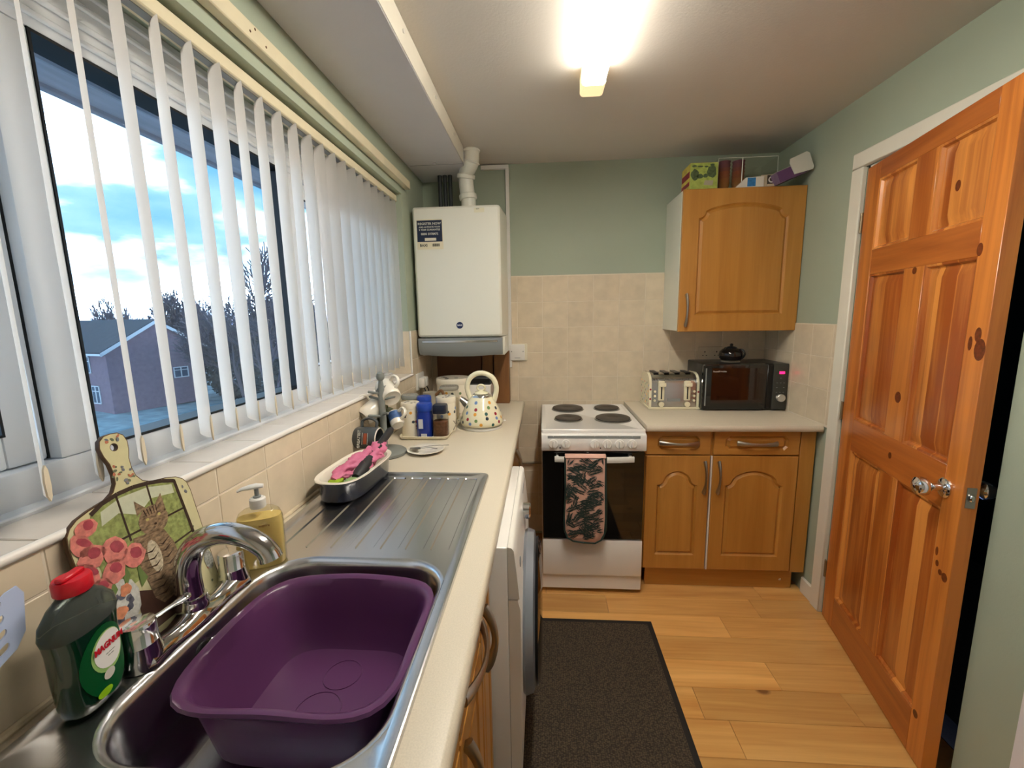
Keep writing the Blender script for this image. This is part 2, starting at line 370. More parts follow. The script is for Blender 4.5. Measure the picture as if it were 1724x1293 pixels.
tiles(wall_left, [-.425, -.312, -.157, -.01], [.915, 1.065, 1.22, 1.375], lambda u, v: (.002, u, v), (PI/2, 0, PI/2))
b = bm_(); box(b, -.2, 0.0, -.4265, -.422, 1.14, 1.376); obj('reveal_tile', b, TILE, wall_left)
b = bm_(); cyl(b, (0.008, -.425, 1.15), (.008, -.425, 1.378), .005, 8); obj('corner_bead', b, WHITEPL, wall_left)
# sill: bullnose trim, sill tiles and plastic board
b = bm_(); box(b, -.13, 0, WY0, WY1, 1.125, 1.139); sb = st('trim_3', b, GROUT)
tiles(sb, seq(WY0, WY1, -1.54, .165), [-.10, .006], lambda u, v: (-v-.10+.006, u, 1.139), (0, 0, PI/2), th=.007, m=SILLT)
b = bm_(); tube(b, [(.009, -3.3, 1.1405), (.009, WY1, 1.1405)], .0075, 10); obj('tile_edge_trim', b, mat('sill_trim_white', (236, 232, 226), .25), sb)
b = bm_(); box(b, -.2, -.100, WY0, WY1, 1.14, 1.153, .003); obj('sill_board', b, UPVC, sb)
# mastic bead round the sink and behind the worktop
b = bm_(); tube(b, [(.012, -3.3, .914), (.012, -.03, .914)], .006, 8); obj('mastic_bead', b, mat('mastic', (206, 192, 166), .6, vary=.25, nscale=20), wall_left)

# window
GX = -.165
win = thing('window_1', None, None, (-.15, -1.6, 1.15), kind='structure')
b = bm_()
FX0, FX1 = -.20, -.13
def frm(b, y0, y1, z0, z1): box(b, FX0, FX1, y0, y1, z0, z1, .004, 2)
frm(b, WY0, WY1, 1.15, 1.212); frm(b, WY0, WY1, 1.938, WZ1); frm(b, -2.044, -1.98, 1.2122, 1.9378); frm(b, -1.268, -1.195, 1.2122, 1.9378); frm(b, WY0, WY0+.06, 1.2122, 1.9378); frm(b, WY1-.06, WY1, 1.2122, 1.9378)
W('window_frame', b, UPVC, win)
for z in (1.955, 1.985, 2.02, 2.05):
    b = bm_(); box(b, -.1305, -.122, WY0+.01, WY1-.01, z, z+.012, .003); W('frame_bead', b, UPVC, win)
def sash(y0, y1, z0, z1, nm='opening_sash'):
    b = bm_(); t = .058
    for q in ((y0+t+.0001, y1-t-.0001, z0, z0+t), (y0+t+.0001, y1-t-.0001, z1-t, z1), (y0, y0+t, z0, z1), (y1-t, y1, z0, z1)): box(b, -.205, -.150, *q, .005, 2)
    o = W(nm, b, UPVC, win)
    b = bm_(); box(b, GX-.004, GX, y0+t-.01, y1-t+.01, z0+t-.01, z1-t+.01); W('pane', b, GLASS, o)
    b = bm_(); g = .004
    for q in ((y0+t-g, y1-t+g, z0+t-g, z0+t-.0001), (y0+t-g, y1-t+g, z1-t+.0001, z1-t+g), (y0+t-g, y0+t, z0+t, z1-t), (y1-t, y1-t+g, z0+t, z1-t)): box(b, -.158, -.1495, *q)
    W('gasket', b, RUBBER, o)
sash(WY0+.062, -2.048, 1.214, 1.936); sash(-1.191, WY1-.062, 1.214, 1.936)
b = bm_(); box(b, GX-.004, GX, -1.985, -1.263, 1.205, 1.945); W('pane', b, GLASS, win)
b = bm_()
for q in ((-1.98, -1.268, 1.212, 1.2175), (-1.98, -1.268, 1.9325, 1.938), (-1.98, -1.9755, 1.2176, 1.9324), (-1.273, -1.268, 1.2176, 1.9324)): box(b, -.19, -.1295, *q)
W('gasket', b, RUBBER, win)
b = bm_(); box(b, -.2, -.152, -2.0478, -2.0442, 1.214, 1.936); W('sash_gap_seal', b, RUBBER, win)

# door frame
b = bm_(); box(b, XR-.022, XR, -.722, -.655, 0.0, 2.0345, .004); box(b, XR-.022, XR, DY1+.001, -.655, 2.035, 2.10, .004)
dfr = st('door_frame', b, WHITEP)
b = bm_(); box(b, XR, XR+.1, -.737, -.722, 0, 2.035, .002); box(b, XR, XR+.1, DY1, -.722, 2.02, 2.035, .002); box(b, XR+.035, XR+.1, -.75, -.737, 0, 2.02, .002)
obj('jamb_lining', b, WHITEP, dfr)
# skirting
b = bm_(); box(b, XR-.016, XR, -.655, -.56, 0, .085, .004); st('baseboard_right', b, WHITEP)
b = bm_(); box(b, 1.952, 1.97, -1.74, -1.655, 0, 2.08, .003); box(b, 1.96, 1.97, -2.6, -1.74, 0.01, 2.05, .002); tr = st('trim_4', b, mat('white_side_trim', (232, 230, 236), .35))
b = bm_(); lathe(b, [(.0, .0), (.016, 0), (.016, .045), (.010, .045), (.010, .02)], 16, cap0=False, cap1=True)
o = st('trim_5', b, CREAMP); o.location = (1.945, -1.60, .01)
# hall beyond the door
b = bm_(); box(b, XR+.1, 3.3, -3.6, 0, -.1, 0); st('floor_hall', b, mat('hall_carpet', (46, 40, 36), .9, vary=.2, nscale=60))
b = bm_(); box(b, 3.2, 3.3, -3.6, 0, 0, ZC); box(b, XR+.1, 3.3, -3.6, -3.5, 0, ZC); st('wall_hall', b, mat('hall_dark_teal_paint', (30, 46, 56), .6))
b = bm_(); box(b, XR+.1, 3.3, -3.6, 0, ZC, ZC+.1); st('ceiling_hall', b, CEILM)

hl = bpy.data.lights.new('hall_fill_light', 'POINT'); hl.energy = .9; hl.color = (.6, .8, 1); hl.shadow_soft_size = .1; ho = bpy.data.objects.new('hall_fill_light', hl); C.objects.link(ho); ho.location = (2.75, -2.6, 2.1)  # unseen fill light, added to lift the dark hall
# ================================================================== DOOR (pine six panel)
door = thing('door_1', None, None, (2.0531, -.7426, .006), (0, 0, math.radians(-101.8)), kind='structure')
TH = .038; DH = 2.012; DWd = .757
sx_ = [0, .10, .34, .45, .68, DWd]   # along the door, offset +.03
zr_ = [0, .155, .85, .985, 1.582, 1.678, 1.945, DH]
def dpiece(nm, x0, x1, z0, z1, m, label=None):
    b = bm_(); box(b, x0, x1, 0, TH, z0, z1, .0012); o = obj(nm, b, m, door)
    if label: o['label'] = label
for a, c in ((0, 1), (4, 5)): dpiece('stile', sx_[a], sx_[c], 0, DH, PINEV)
for a, c in ((0, 1), (2, 3), (4, 5), (6, 7)): dpiece('rail', sx_[1], sx_[4], zr_[a], zr_[c], PINEH)
for a, c in ((1, 2), (3, 4), (5, 6)): dpiece('mullion', sx_[2], sx_[3], zr_[a], zr_[c], PINEV)
for x0, x1 in ((sx_[1], sx_[2]), (sx_[3], sx_[4])):
    for z0, z1 in ((zr_[1], zr_[2]), (zr_[3], zr_[4]), (zr_[5], zr_[6])):
        b = bm_()
        def rc(d, y): return [(x0+d, y, z0+d), (x1-d, y, z0+d), (x1-d, y, z1-d), (x0+d, y, z1-d)]
        loops(b, [rc(0, .014), rc(0, .001), rc(.007, .003), rc(.012, .012), rc(.017, .013), rc(.045, .006)], True, False, True)
        loops(b, [rc(0, .014), rc(0, .03), rc(.03, .033)], True, False, True)
        obj('panel', b, PINEP, door, ang=25)
# knob, latch plate, far knob, hinges
kz = .915; kx = .684
for s in (-1, 1):
    y0 = 0 if s < 0 else TH
    b = bm_(); t = bmesh.new(); lathe(t, [(.03, 0), (.03, .003), (.026, .007), (.012, .010), (.010, .03), (.014, .036), (.026, .046), (.029, .058), (.026, .070), (.014, .078), (0.001, .08)], 24, cap1=False)
    join(b, t, Matrix.Translation((kx, y0, kz)) @ Euler((PI/2 if s < 0 else -PI/2, 0, 0)).to_matrix().to_4x4())
    obj('doorknob', b, mat('polished_chrome', (225, 225, 228), .07, metal=1), door)
b = bm_(); box(b, DWd, DWd+.0018, .008, TH-.008, kz-.03, kz+.03); lp = obj('latch_plate', b, STEELD, door)
b = bm_(); box(b, DWd+.0018, DWd+.010, .013, TH-.013, kz-.01, kz+.01, .003); obj('latch_bolt', b, CHROME, lp)
for hz_ in (.235, 1.0, 1.80):
    b = bm_(); cyl(b, (-.004, -.004, hz_-.04), (-.004, -.004, hz_+.04), .0055, 12); box(b, -.004, .0, -.002, .026, hz_-.04, hz_+.04)
    box(b, -.03, -.004, -.002, .0, hz_-.04, hz_+.04)
    obj('hinge', b, mat('worn_hinge_steel', (150, 135, 110), .4, metal=.8), door)
b = bm_()
for (kx_, kz_, rx, rz) in ((.725, 1.37, .012, .02), (.738, 1.33, .02, .03), (.70, 1.345, .008, .02), (.735, .655, .012, .014), (.715, .66, .008, .009), (.698, .68, .007, .010), (.69, .715, .006, .014), (.70, .155, .012, .013), (.685, 1.60, .011, .018), (.395, 1.135, .018, .02), (.40, 1.57, .012, .012), (.39, .92, .010, .012), (.55, 1.80, .011, .016)):
    t = bmesh.new(); lathe(t, [(1, 0), (1, .0006)], 18); join(b, t, Matrix.Translation((kx_, 0.0002 if not (.45 < kx_ < .68) else .006, kz_)) @ Matrix.Diagonal((rx, 1, rz, 1)) @ Euler((PI/2, 0, 0)).to_matrix().to_4x4())
obj('knot', b, mat('knot_dark', (110, 50, 22), .35, vary=.35, nscale=120), door)['kind'] = 'stuff'

# ================================================================== CEILING LIGHT
LX = .911
lt = thing('ceiling_light', 'long white fluorescent batten light with glowing diffuser on the ceiling', 'light', (LX, -1.5, ZC))
b = bm_(); box(b, LX-.03, LX+.03, -2.12, -.93, 2.305, ZC, .003); W('light_body', b, WHITEPL, lt)
EM = mat('glowing_diffuser', (255, 244, 225), .4, emit=((255, 247, 232), LAMP))
def hcyl(y0, y1, hw=.042, zb=2.272, sides=True):
    bb = bm_(); pr = [(LX-hw, 2.33), (LX-hw, zb+.012), (LX-hw+.004, zb+.004), (LX-hw+.012, zb), (LX+hw-.012, zb), (LX+hw-.004, zb+.004), (LX+hw, zb+.012), (LX+hw, 2.33)]
    loops(bb, [[(x, y0, z) for x, z in pr], [(x, y1, z) for x, z in pr]], True, True, True); return bb
def dif(): 
    M = EM; t = M.node_tree; g = t.nodes.new('ShaderNodeNewGeometry'); sx = t.nodes.new('ShaderNodeSeparateXYZ'); mr = t.nodes.new('ShaderNodeMapRange')
    t.links.new(g.outputs['True Normal'], sx.inputs[0]); t.links.new(sx.outputs[2], mr.inputs[0]); mr.inputs[1].default_value = -1; mr.inputs[2].default_value = -.2; mr.inputs[3].default_value = LAMP; mr.inputs[4].default_value = LAMP*.22
    t.links.new(mr.outputs[0], t.nodes['Principled BSDF'].inputs['Emission Strength'])
dif()   # side emission turned down so less glow reaches the ceiling
W('diffuser', hcyl(-2.07, -.985), EM, lt)
ECAP = mat('end_cap_plastic', (250, 226, 176), .4, emit=((255, 224, 170), .25))
W('end_cap', hcyl(-.985, -.905, .044, 2.270), ECAP, lt); W('end_cap', hcyl(-2.15, -2.07, .044, 2.270), ECAP, lt)

# ================================================================== VERTICAL BLIND
bl = thing('vertical_blind', 'white fabric vertical blind with angled vanes hanging in the window', 'blind', (-.045, -1.7, 2.07))
b = bm_(); box(b, -.066, -.022, WY0+.02, WY1-.008, 2.036, 2.068, .003); W('headrail', b, CREAMP, bl)
b = bm_(); box(b, -.054, -.034, WY0+.02, WY1-.02, 2.0345, 2.0362); W('rail_slot', b, GREYPL, bl)
vy = [-.458+(-.080)*i for i in range(31)]
vr = random.Random(4)
def vane_mesh(hz=.842, wd=.089, rip=.0):
    b = bm_(); n = 6; rows = [(0, .98), (.035, 1), (.04, .97), (.4, .985), (.8, .98), (hz-.03, .95), (hz, .86)]
    ls = []
    for z, k in rows:
        l = []
        for i in range(n+1):
            t = i/n-.5; c = .006*(1-(2*t)**2)
            l.append((t*wd*k, c+rip*math.sin(z*5+t*3), z))
        ls.append(l)
    loops(b, ls, False); return b
base_vanes = []
for i, y in enumerate(vy):
    ang = math.radians(142+vr.uniform(-4, 4))
    if y < -2.3: ang = math.radians(135)
    root = None
    if i < 3:
        o = obj('vane', vane_mesh(rip=.0015*(i-1)), VANE, bl); base_vanes.append(o)
    else:
        o = bpy.data.objects.new('vane', base_vanes[i % 3].data); C.objects.link(o); o.parent = bl
    o.location = Vector((-.045, y, 1.192))-bl.location; o.rotation_euler = (0, 0, ang)
    b = bm_(); box(b, -.006, .006, -.003, .003, 0, .018, .001)
    if i == 0: hk = obj('hanger', b, mat('clear_hanger', (210, 206, 190), .3), bl); h = hk
    else:
        b.free(); h = bpy.data.objects.new('hanger', hk.data); C.objects.link(h); h.parent = bl
    h.location = Vector((-.045, y, 2.026))-bl.location
    # bottom weight in its pocket, showing at the room-side edge
    if i == 0:
        b = bm_(); n = 8
        slab(b, [(.0, -.002), (.006, .008), (.0075, .03), (.005, .048), (0, .054), (-.005, .045), (-.0065, .02), (-.004, .004)], -.0012, .0012, fn=lambda x, y, z: (z, x, y))
        wk = obj('bottom_weight', b, mat('weight_pocket', (222, 210, 186), .6), bl); wt = wk
    else:
        wt = bpy.data.objects.new('bottom_weight', wk.data); C.objects.link(wt); wt.parent = bl
    wt.location = Vector((-.045-.0445*math.cos(ang)*1.0, y-.0445*math.sin(ang), 1.190))-bl.location; wt.rotation_euler = (0, 0, ang+PI*.35)

# ================================================================== LEFT WORKTOP & SINK
wz = .91
sinkOut = rr(.036, -2.345, .537, -1.312, .03, 6)
bowlO = rr(.118, -2.302, .507, -1.852, .095, 10)
wt_ = thing('worktop', 'long speckled cream worktop along the window wall holding the sink', 'worktop', (.3, -1.6, .872))
b = bm_()
cut = rr(.05, -2.33, .523, -1.325, .03, 4)
outer = [(.004, -3.3), (.592, -3.3), (.592, -.012), (.004, -.012)]
holed(b, outer, [cut], wz); holed(b, outer, [cut], .873)
loops(b, [[(x, y, wz) for x, y in cut], [(x, y, .873) for x, y in cut]])
ed = [(.592, wz), (.598, wz-.0025), (.602, wz-.008), (.603, wz-.016), (.603, .88), (.600, .875), (.592, .873)]
loops(b, [[(x, -3.3, z) for x, z in ed], [(x, -.012, z) for x, z in ed]], False)
b.faces.new([b.verts.new((x, -.012, z)) for x, z in [(.004, .873), (.004, wz)]+ed])
W('worktop_slab', b, WORKT, wt_)

sk = thing('sink', 'stainless steel inset sink with ribbed drainer set in the left worktop', 'sink', (.28, -1.83, .915))
b = bm_()
z0, z1 = .9125, .9175
def L3(pl, z): return [(x, y, z) for x, y in pl]
inner = rr(.058, -2.322, .515, -1.334, .055, 6)
drain = rr(.075, -1.345-.455, .515, -1.345, .02, 5)
loops(b, [L3(sinkOut, wz+.0005), L3(offs(sinkOut, .0015), z1), L3(offs(sinkOut, .004), z1+.001), L3(offs(sinkOut, .016), z1), L3(inner, z0)])
chans = []
xs = [.50-.0605*k for k in range(8)]
for k, xk in enumerate(xs[:7]):
    chans.append(rr(xk-.045, -1.806, xk, -1.352, .008, 3))
tap_slot = []
bo = bowlO
lipo = offs(bo, -.012)
holed(b, inner, [lipo]+chans, z0)
bm_keep = b; b = bm_()
loops(b, [L3(lipo, z0), L3(offs(bo, -.006), z0-.0012), L3(offs(bo, -.001), z0-.005), L3(offs(bo, .004), z0-.014), L3(offs(bo, .012), z0-.10), L3(offs(bo, .022), z0-.145), L3(offs(bo, .04), z0-.158)])
holed(b, offs(bo, .04), [], z0-.158)
W('bowl', b, STEEL, sk, ang=60); b = bm_keep
for ch in chans:
    loops(b, [L3(ch, z0), L3(offs(ch, .003), z0-.003)]); holed(b, offs(ch, .003), [], z0-.003)
W('sink_top', b, STEEL, sk, ang=25)
b = bm_(); lathe(b, [(.045, .757), (.045, .7595), (.03, .7595), (.028, .757)], 28, (.31, -2.07)); W('waste_ring', b, CHROME, sk)
b = bm_(); t = bmesh.new(); lathe(t, [(.020, 0), (.020, .002), (.015, .002), (.014, 0)], 20, cap0=False, cap1=False)
join(b, t, Matrix.Translation((.1335, -2.075, .875)) @ Euler((0, PI/2, 0)).to_matrix().to_4x4()); ov = W('overflow_ring', b, CHROME, sk)
b = bm_(); cyl(b, (.1325, -2.075, .875), (.134, -2.075, .875), .0145, 20); W('overflow_hole', b, BLACK, sk)

# purple washing-up bowl
bs = thing('washing_up_bowl', 'purple plastic washing-up bowl sitting in the sink', 'bowl', (.33, -2.065, .7575))
PUR = mat('purple_plastic', (92, 52, 92), .28, vary=.03, nscale=6)
cx, cy = .329, -2.064
def bw(hx, hy, z, p=4.6, wav=0.0):
    l = []
    for i in range(64):
        a = 2*PI*i/64; c, s = math.cos(a), math.sin(a)
        r = (abs(c/hx)**p+abs(s/hy)**p)**(-1/p)
        zz = z+wav*math.cos(4*a)
        l.append((cx+r*c, cy+r*s, zz))
    return l
b = bm_()
loops(b, [bw(.170, .158, .893, wav=.002), bw(.176, .164, .896, wav=.002), bw(.180, .168, .902, wav=.003), bw(.178, .166, .907, wav=.003), bw(.172, .160, .908, wav=.003), bw(.165, .153, .904, wav=.003), bw(.160, .148, .89), bw(.150, .138, .84), bw(.138, .128, .785), bw(.128, .118, .768), bw(.112, .102, .764)], True, False, True)
loops(b, [bw(.163, .151, .893), bw(.153, .141, .84), bw(.141, .131, .780), bw(.128, .118, .7625), bw(.112, .102, .760)], True, False, True)
W('bowl_body', b, PUR, bs)
b = bm_()
for (ax, ay, r) in ((.0, .06, .035), (-.01, -.02, .04)):
    lathe(b, [(r-.0015, .7642), (r-.0015, .7652), (r+.0015, .7652), (r+.0015, .7642)], 32, (cx+ax, cy+ay), cap0=False, cap1=False)
W('moulded_ring', b, PUR, bs)

# mixer tap
tp = thing('mixer_tap', 'chrome twin-lever mixer tap with curved spout behind the sink bowl', 'tap', (.085, -2.05, .913))
b = bm_()
ls = []
for k in range(21):
    t = k/20; y = -2.175+.245*t; s = math.sin(PI*t); hw = .029+.003*math.cos(4*PI*t)-(.012 if k in (0, 20) else 0); hh = .012+.016*abs(math.cos(PI*t))**1.5+.018*math.exp(-((t-.5)/.13)**2)
    if k in (0, 20): hh *= .5
    ls.append([(.087+hw*.93*math.cos(a), y, .9135+max(0, hh*math.sin(a))) for a in [PI*i/12 for i in range(13)]]+[(.087-hw*.93, y, .9135), (.087+hw*.93, y, .9135)])
loops(b, ls, True, True, True); W('tap_base', b, CHROME, tp)
for vy_, sgn in ((-2.155, 1), (-1.948, 1)):
    b = bm_(); lathe(b, [(.030, .914), (.0275, .935), (.025, .95), (.025, .952), (.0242, .953), (.0242, .980), (.0225, .985), (.014, .987)], 28, (.084, vy_)); v = W('valve', b, CHROME, tp)
    b = bm_(); a0 = Vector((.089, vy_+.018, .976)); d = Vector((.25, .95, .06)).normalized()
    tube(b, [a0, a0+d*.015, a0+d*.035, a0+d*.05, a0+d*.059, a0+d*.064], [.006, .005, .0055, .010, .009, .002], 12, sx=.55)
    W('lever', b, CHROME, v)
b = bm_(); path = bez([(.083, -2.05, .93), (.080, -2.05, .965), (.081, -2.05, 1.01), (.097, -2.05, 1.048), (.127, -2.05, 1.072), (.165, -2.05, 1.080), (.203, -2.05, 1.072), (.228, -2.05, 1.057), (.239, -2.05, 1.043), (.242, -2.05, 1.034)], 5)
n = len(path); tube(b, path, [.0225-.0065*(i/n) if i < n*.8 else .0172+.002*((i/n-.8)/.2) for i in range(n)], 24); W('spout', b, mat('tap_chrome', (200, 200, 202), .1, metal=1), tp)
b = bm_(); lathe(b, [(.0255, .935), (.0255, .945), (.0235, .95), (.0235, .957)], 28, (.083, -2.05)); W('spout_collar', b, CHROME, tp)

# cutting board leaning on the tiles, printed with a cat at a window
A = Vector((.062, -2.068, .9195)); Bt = Vector((.016, 0, 1.157)); vv = (Bt-Vector((.062, 0, .9195))).normalized(); nrm = Vector((0, 1, 0)).cross(vv)
if nrm.x < 0: nrm = -nrm
cb = thing('cutting_board', 'paddle-shaped cutting board printed with a tabby cat and tulips, leaning behind the tap', 'cutting board', A)
def BF(u, s, d): return tuple(Vector((0, 1, 0))*u+vv*s+nrm*d)
half = [(.0, .352), (.012, .3505), (.021, .344), (.0245, .332), (.0225, .318), (.0175, .303), (.0165, .285), (.019, .270), (.027, .258), (.040, .251), (.07, .246), (.09, .240), (.102, .232), (.109, .222), (.112, .205), (.112, .02), (.108, .008), (.098, .001), (.085, 0)]
ol = [(u, s) for u, s in half]+[(-u, s) for u, s in reversed(half[1:])]
ol = list(reversed(ol)) 
hole = [(.006*math.cos(a)-.001, .328+.006*math.sin(a)) for a in [2*PI*k/14 for k in range(14)]]
b = bm_(); T2 = .007
holed(b, ol, [hole], 0, fn=BF); holed(b, ol, [hole], -T2, fn=BF); loops(b, [[BF(u, s, 0) for u, s in ol], [BF(u, s, -T2) for u, s in ol]]); loops(b, [[BF(u, s, 0) for u, s in hole], [BF(u, s, -T2) for u, s in hole]])
obj('board', b, mat('board_edge_brown', (88, 62, 40), .5), cb)
b = bm_(); olp = offs(ol, .0015) ; a_ = sum(ol[i][0]*ol[(i+1) % len(ol)][1]-ol[(i+1) % len(ol)][0]*ol[i][1] for i in range(len(ol)))
if a_ < 0: olp = offs(ol, -.0015)
holed(b, olp, [offs(hole, -.001)], .0003, fn=BF); obj('printed_face', b, mat('print_cream', (206, 200, 158), .3, vary=.06, nscale=40), cb)
pm = {}
def pr(nm, polys, col, d, vary=.1, ns=90, m=None):
    b = bm_()
    for p in polys: holed(b, p, [], d, fn=BF)
    return obj(nm, b, m or mat('print_'+nm+str(col), col, .35, vary=vary, nscale=ns), cb, smooth=False)
def blob(u, s, a, c, n=14, rot=0, j=0):
    return [(u+(a*math.cos(t)*math.cos(rot)-c*math.sin(t)*math.sin(rot))*(1+R.uniform(-j, j)), s+(a*math.cos(t)*math.sin(rot)+c*math.sin(t)*math.cos(rot))*(1+R.uniform(-j, j))) for t in [2*PI*k/n for k in range(n)]]
arch = [(-.070, .238), (-.050, .2475), (-.022, .2525), (.006, .253), (.034, .2495), (.060, .243), (.083, .234), (.088, .20), (.088, .125), (.07, .11), (-.08, .10), (-.085, .2)]
pr('print_garden', [arch], (142, 152, 92), .0006, .35, 130)
pr('print_sky', [[(-.055, .236), (-.02, .245), (.03, .243), (.076, .230), (.076, .213), (.03, .222), (.0, .205), (-.03, .222), (-.06, .214)]], (196, 200, 176), .0008, .05)
b = bm_()
def bar(p, q, w_):
    p, q = Vector(p), Vector(q); d = (q-p).normalized(); nn_ = Vector((-d.y, d.x))*w_/2
    holed(b, [tuple(p+nn_), tuple(q+nn_), tuple(q-nn_), tuple(p-nn_)], [], .0010, fn=BF)
for i in range(6): bar(arch[i], arch[i+1], .007)
bar((.083, .236), (.088, .122), .006); bar((-.025, .250), (-.026, .17), .0035); bar((.030, .25), (.028, .205), .0035); bar((-.045, .18), (.088, .178), .0035); bar((.088, .13), (.03, .125), .0035)
obj('print_window_bars', b, mat('print_dark_brown', (62, 48, 40), .4), cb, smooth=False)
FUR = mat('print_tabby', (134, 112, 88), .4, vary=.5, nscale=120, stretch=(1, 1, 2.2))
pr('print_cat', [[(-.022, .172), (.02, .165), (.034, .16), (.044, .13), (.046, .095), (.036, .062), (.016, .044), (-.008, .042), (-.020, .060), (-.022, .09), (-.026, .12), (-.026, .15)], blob(.022, .185, .028, .026, 20), [(-.004, .204), (-.001, .230), (.015, .210)], [(.032, .209), (.049, .224), (.049, .19)]], None, .0012, m=FUR)
pr('print_cat_chest', [blob(.003, .125, .012, .03)], (190, 178, 154), .0014, .3, 200)
b = bm_()
for p in (blob(.011, .19, .0032, .0026, 10), blob(.034, .19, .0032, .0026, 10)): holed(b, p, [], .0015, fn=BF)
obj('print_cat_eyes', b, mat('print_yellow', (176, 164, 100), .3), cb, smooth=False)
b = bm_()
for k in range(5): holed(b, [(.008+.006*k, .207), (.010+.006*k, .209), (.012+.005*k, .196), (.011+.005*k, .195)], [], .0016, fn=BF)
for k in range(7): holed(b, [(-.022, .14-.013*k), (.0, .137-.013*k), (.012, .142-.013*k), (.0, .134-.013*k)], [], .0016, fn=BF); holed(b, [(.04, .145-.013*k), (.022, .139-.013*k), (.014, .142-.013*k), (.024, .136-.013*k)], [], .0016, fn=BF)
holed(b, blob(.022, .177, .003, .002, 8), [], .0016, fn=BF)
obj('print_cat_stripes', b, mat('print_stripe', (66, 50, 40), .4), cb, smooth=False)['kind'] = 'stuff'
pr('print_stool', [[(-.045, .09), (-.02, .075), (.03, .045), (.03, .012), (-.04, .012), (-.05, .05)]], (78, 54, 44), .0011)
tl = [(-.082, .222, .018, .014), (-.096, .200, .013, .02), (-.088, .178, .02, .018), (-.100, .155, .012, .022), (-.055, .170, .020, .022), (-.066, .140, .018, .018), (-.092, .125, .018, .016), (-.03, .145, .02, .02)]
pr('print_tulips', [blob(u, s, a, c, 16, .3, .12) for u, s, a, c in tl], (214, 130, 120), .0018, .25, 110)
pr('print_tulip_petals', [blob(u+.004, s+.004, a*.45, c*.55, 10, .8, .1) for u, s, a, c in tl], (168, 72, 84), .0021, .2)
pr('print_leaves', [[(-.05, .15), (-.045, .12), (-.06, .10), (-.056, .125)], [(-.03, .13), (-.02, .10), (-.035, .09), (-.034, .11)], [(-.075, .15), (-.07, .11), (-.08, .10)]], (108, 128, 74), .0016)
pr('print_vase', [[(-.083, .118), (-.06, .122), (-.046, .112), (-.04, .092), (-.045, .065), (-.062, .046), (-.088, .044), (-.102, .06), (-.104, .09), (-.098, .108)]], (196, 196, 190), .0013, .15, 200)
pr('print_vase_flowers', [blob(-.075+.018*math.cos(k*1.7), .083+.022*math.sin(k*2.3), .0055, .0055, 8, 0, .2) for k in range(11)], (96, 98, 112), .0016)
pr('print_vase_blossom', [blob(-.06, .103, .010, .009, 12, 0, .2), blob(-.078, .075, .012, .010, 12, 0, .2)], (214, 140, 104), .0019, .3)
brd = []
for k in range(110):
    u = R.uniform(-.105, .105); s = R.uniform(.01, .345)
    if s > .25 and abs(u) > (.019 if s > .27 else .03): continue
    if s <= .252 and -.088 < u < .09: continue
    if s > .235 and abs(u) > .085: continue
    brd.append((u, s))
for k in range(26): brd.append((R.uniform(-.015, .015), R.uniform(.26, .345)))
brd = [p for p in brd if (p[0]+.001)**2+(p[1]-.328)**2 > .011**2]
for q, cc in enumerate(((104, 112, 90), (178, 110, 84), (120, 124, 132))):
    pr('print_border_flowers', [blob(u, s, R.uniform(.002, .0045), R.uniform(.0015, .003), 8, R.uniform(0, 3), .2) for u, s in brd[q::3]], cc, .0007+.0002*q)['kind'] = 'stuff'
# small heart-shaped flower pots at the lower right of the print
pr('print_pot', [blob(.092, .105, .015, .022, 16), blob(.1, .06, .010, .02, 12)], (150, 152, 146), .0015, .5, 260)

# washing-up liquid bottle
wb = thing('washing_up_liquid', 'dark green washing-up liquid bottle with red cap at the near end of the sink', 'bottle', (.079, -2.226, .9185))
b = bm_()
def bs_(hx, hy, z, p=2.6):
    return [((abs(math.cos(a))**(2/p))*hx*(1 if math.cos(a) >= 0 else -1), (abs(math.sin(a))**(2/p))*hy*(1 if math.sin(a) >= 0 else -1), z) for a in [2*PI*k/36 for k in range(36)]]
LIQ = mat('green_liquid_plastic', (4, 42, 24), .12, coat=.6, spec=.6)
loops(b, [bs_(.020, .034, 0), bs_(.024, .038, .004), bs_(.026, .041, .02), bs_(.027, .043, .06), bs_(.026, .044, .10), bs_(.026, .047, .118)], True, True, True)
obj('bottle_body', b, LIQ, wb)
b = bm_(); loops(b, [bs_(.0262, .0472, .1182), bs_(.027, .049, .126), bs_(.026, .046, .14), bs_(.021, .033, .156), bs_(.015, .020, .166), bs_(.0135, .0145, .171)], True, False, True)
obj('clear_shoulder', b, mat('clear_smoky_plastic', (124, 132, 126), .12, trans=.75, ior=1.2), wb)
b = bm_(); lathe(b, [(.019, .169), (.0205, .171), (.0205, .187), (.019, .190), (.014, .191)], 24, sx=1, sy=1.05); box(b, -.006, .006, -.019, .016, .190, .1965, .002)
cp = obj('cap', b, mat('red_cap', (206, 22, 40), .35), wb); cp['label'] = 'red flip cap'
b = bm_(); rr_ = [(.5*(abs(math.cos(t))**.8)*math.copysign(1, math.cos(t))*.064, .066+.042*math.sin(t)) for t in [2*PI*k/24 for k in range(24)]]
def onb(y, z, d=0.0): 
    yy = min(.999, abs(y)/.0435); x = .0265*(1-yy**2.6)**(1/2.6)+.0004+d; return (x, y, z)
def patch(poly_c, ru, rv, d, m, nm, par, n=28, rings=5):
    b = bm_(); u0, v0 = poly_c; ls = []
    for k in range(rings+1):
        q = max(.001, k/rings); ls.append([onb(u0+ru*q*math.cos(t), v0+rv*q*math.sin(t), d) for t in [2*PI*i/n for i in range(n)]])
    loops(b, ls); return obj(nm, b, m, par)
patch((0, .062), .036, .052, .0002, mat('label_green', (0, 78, 34), .3), 'label', wb)
patch((.003, .074), .026, .030, .0007, mat('label_lime', (150, 190, 110), .3), 'label_ring', wb)
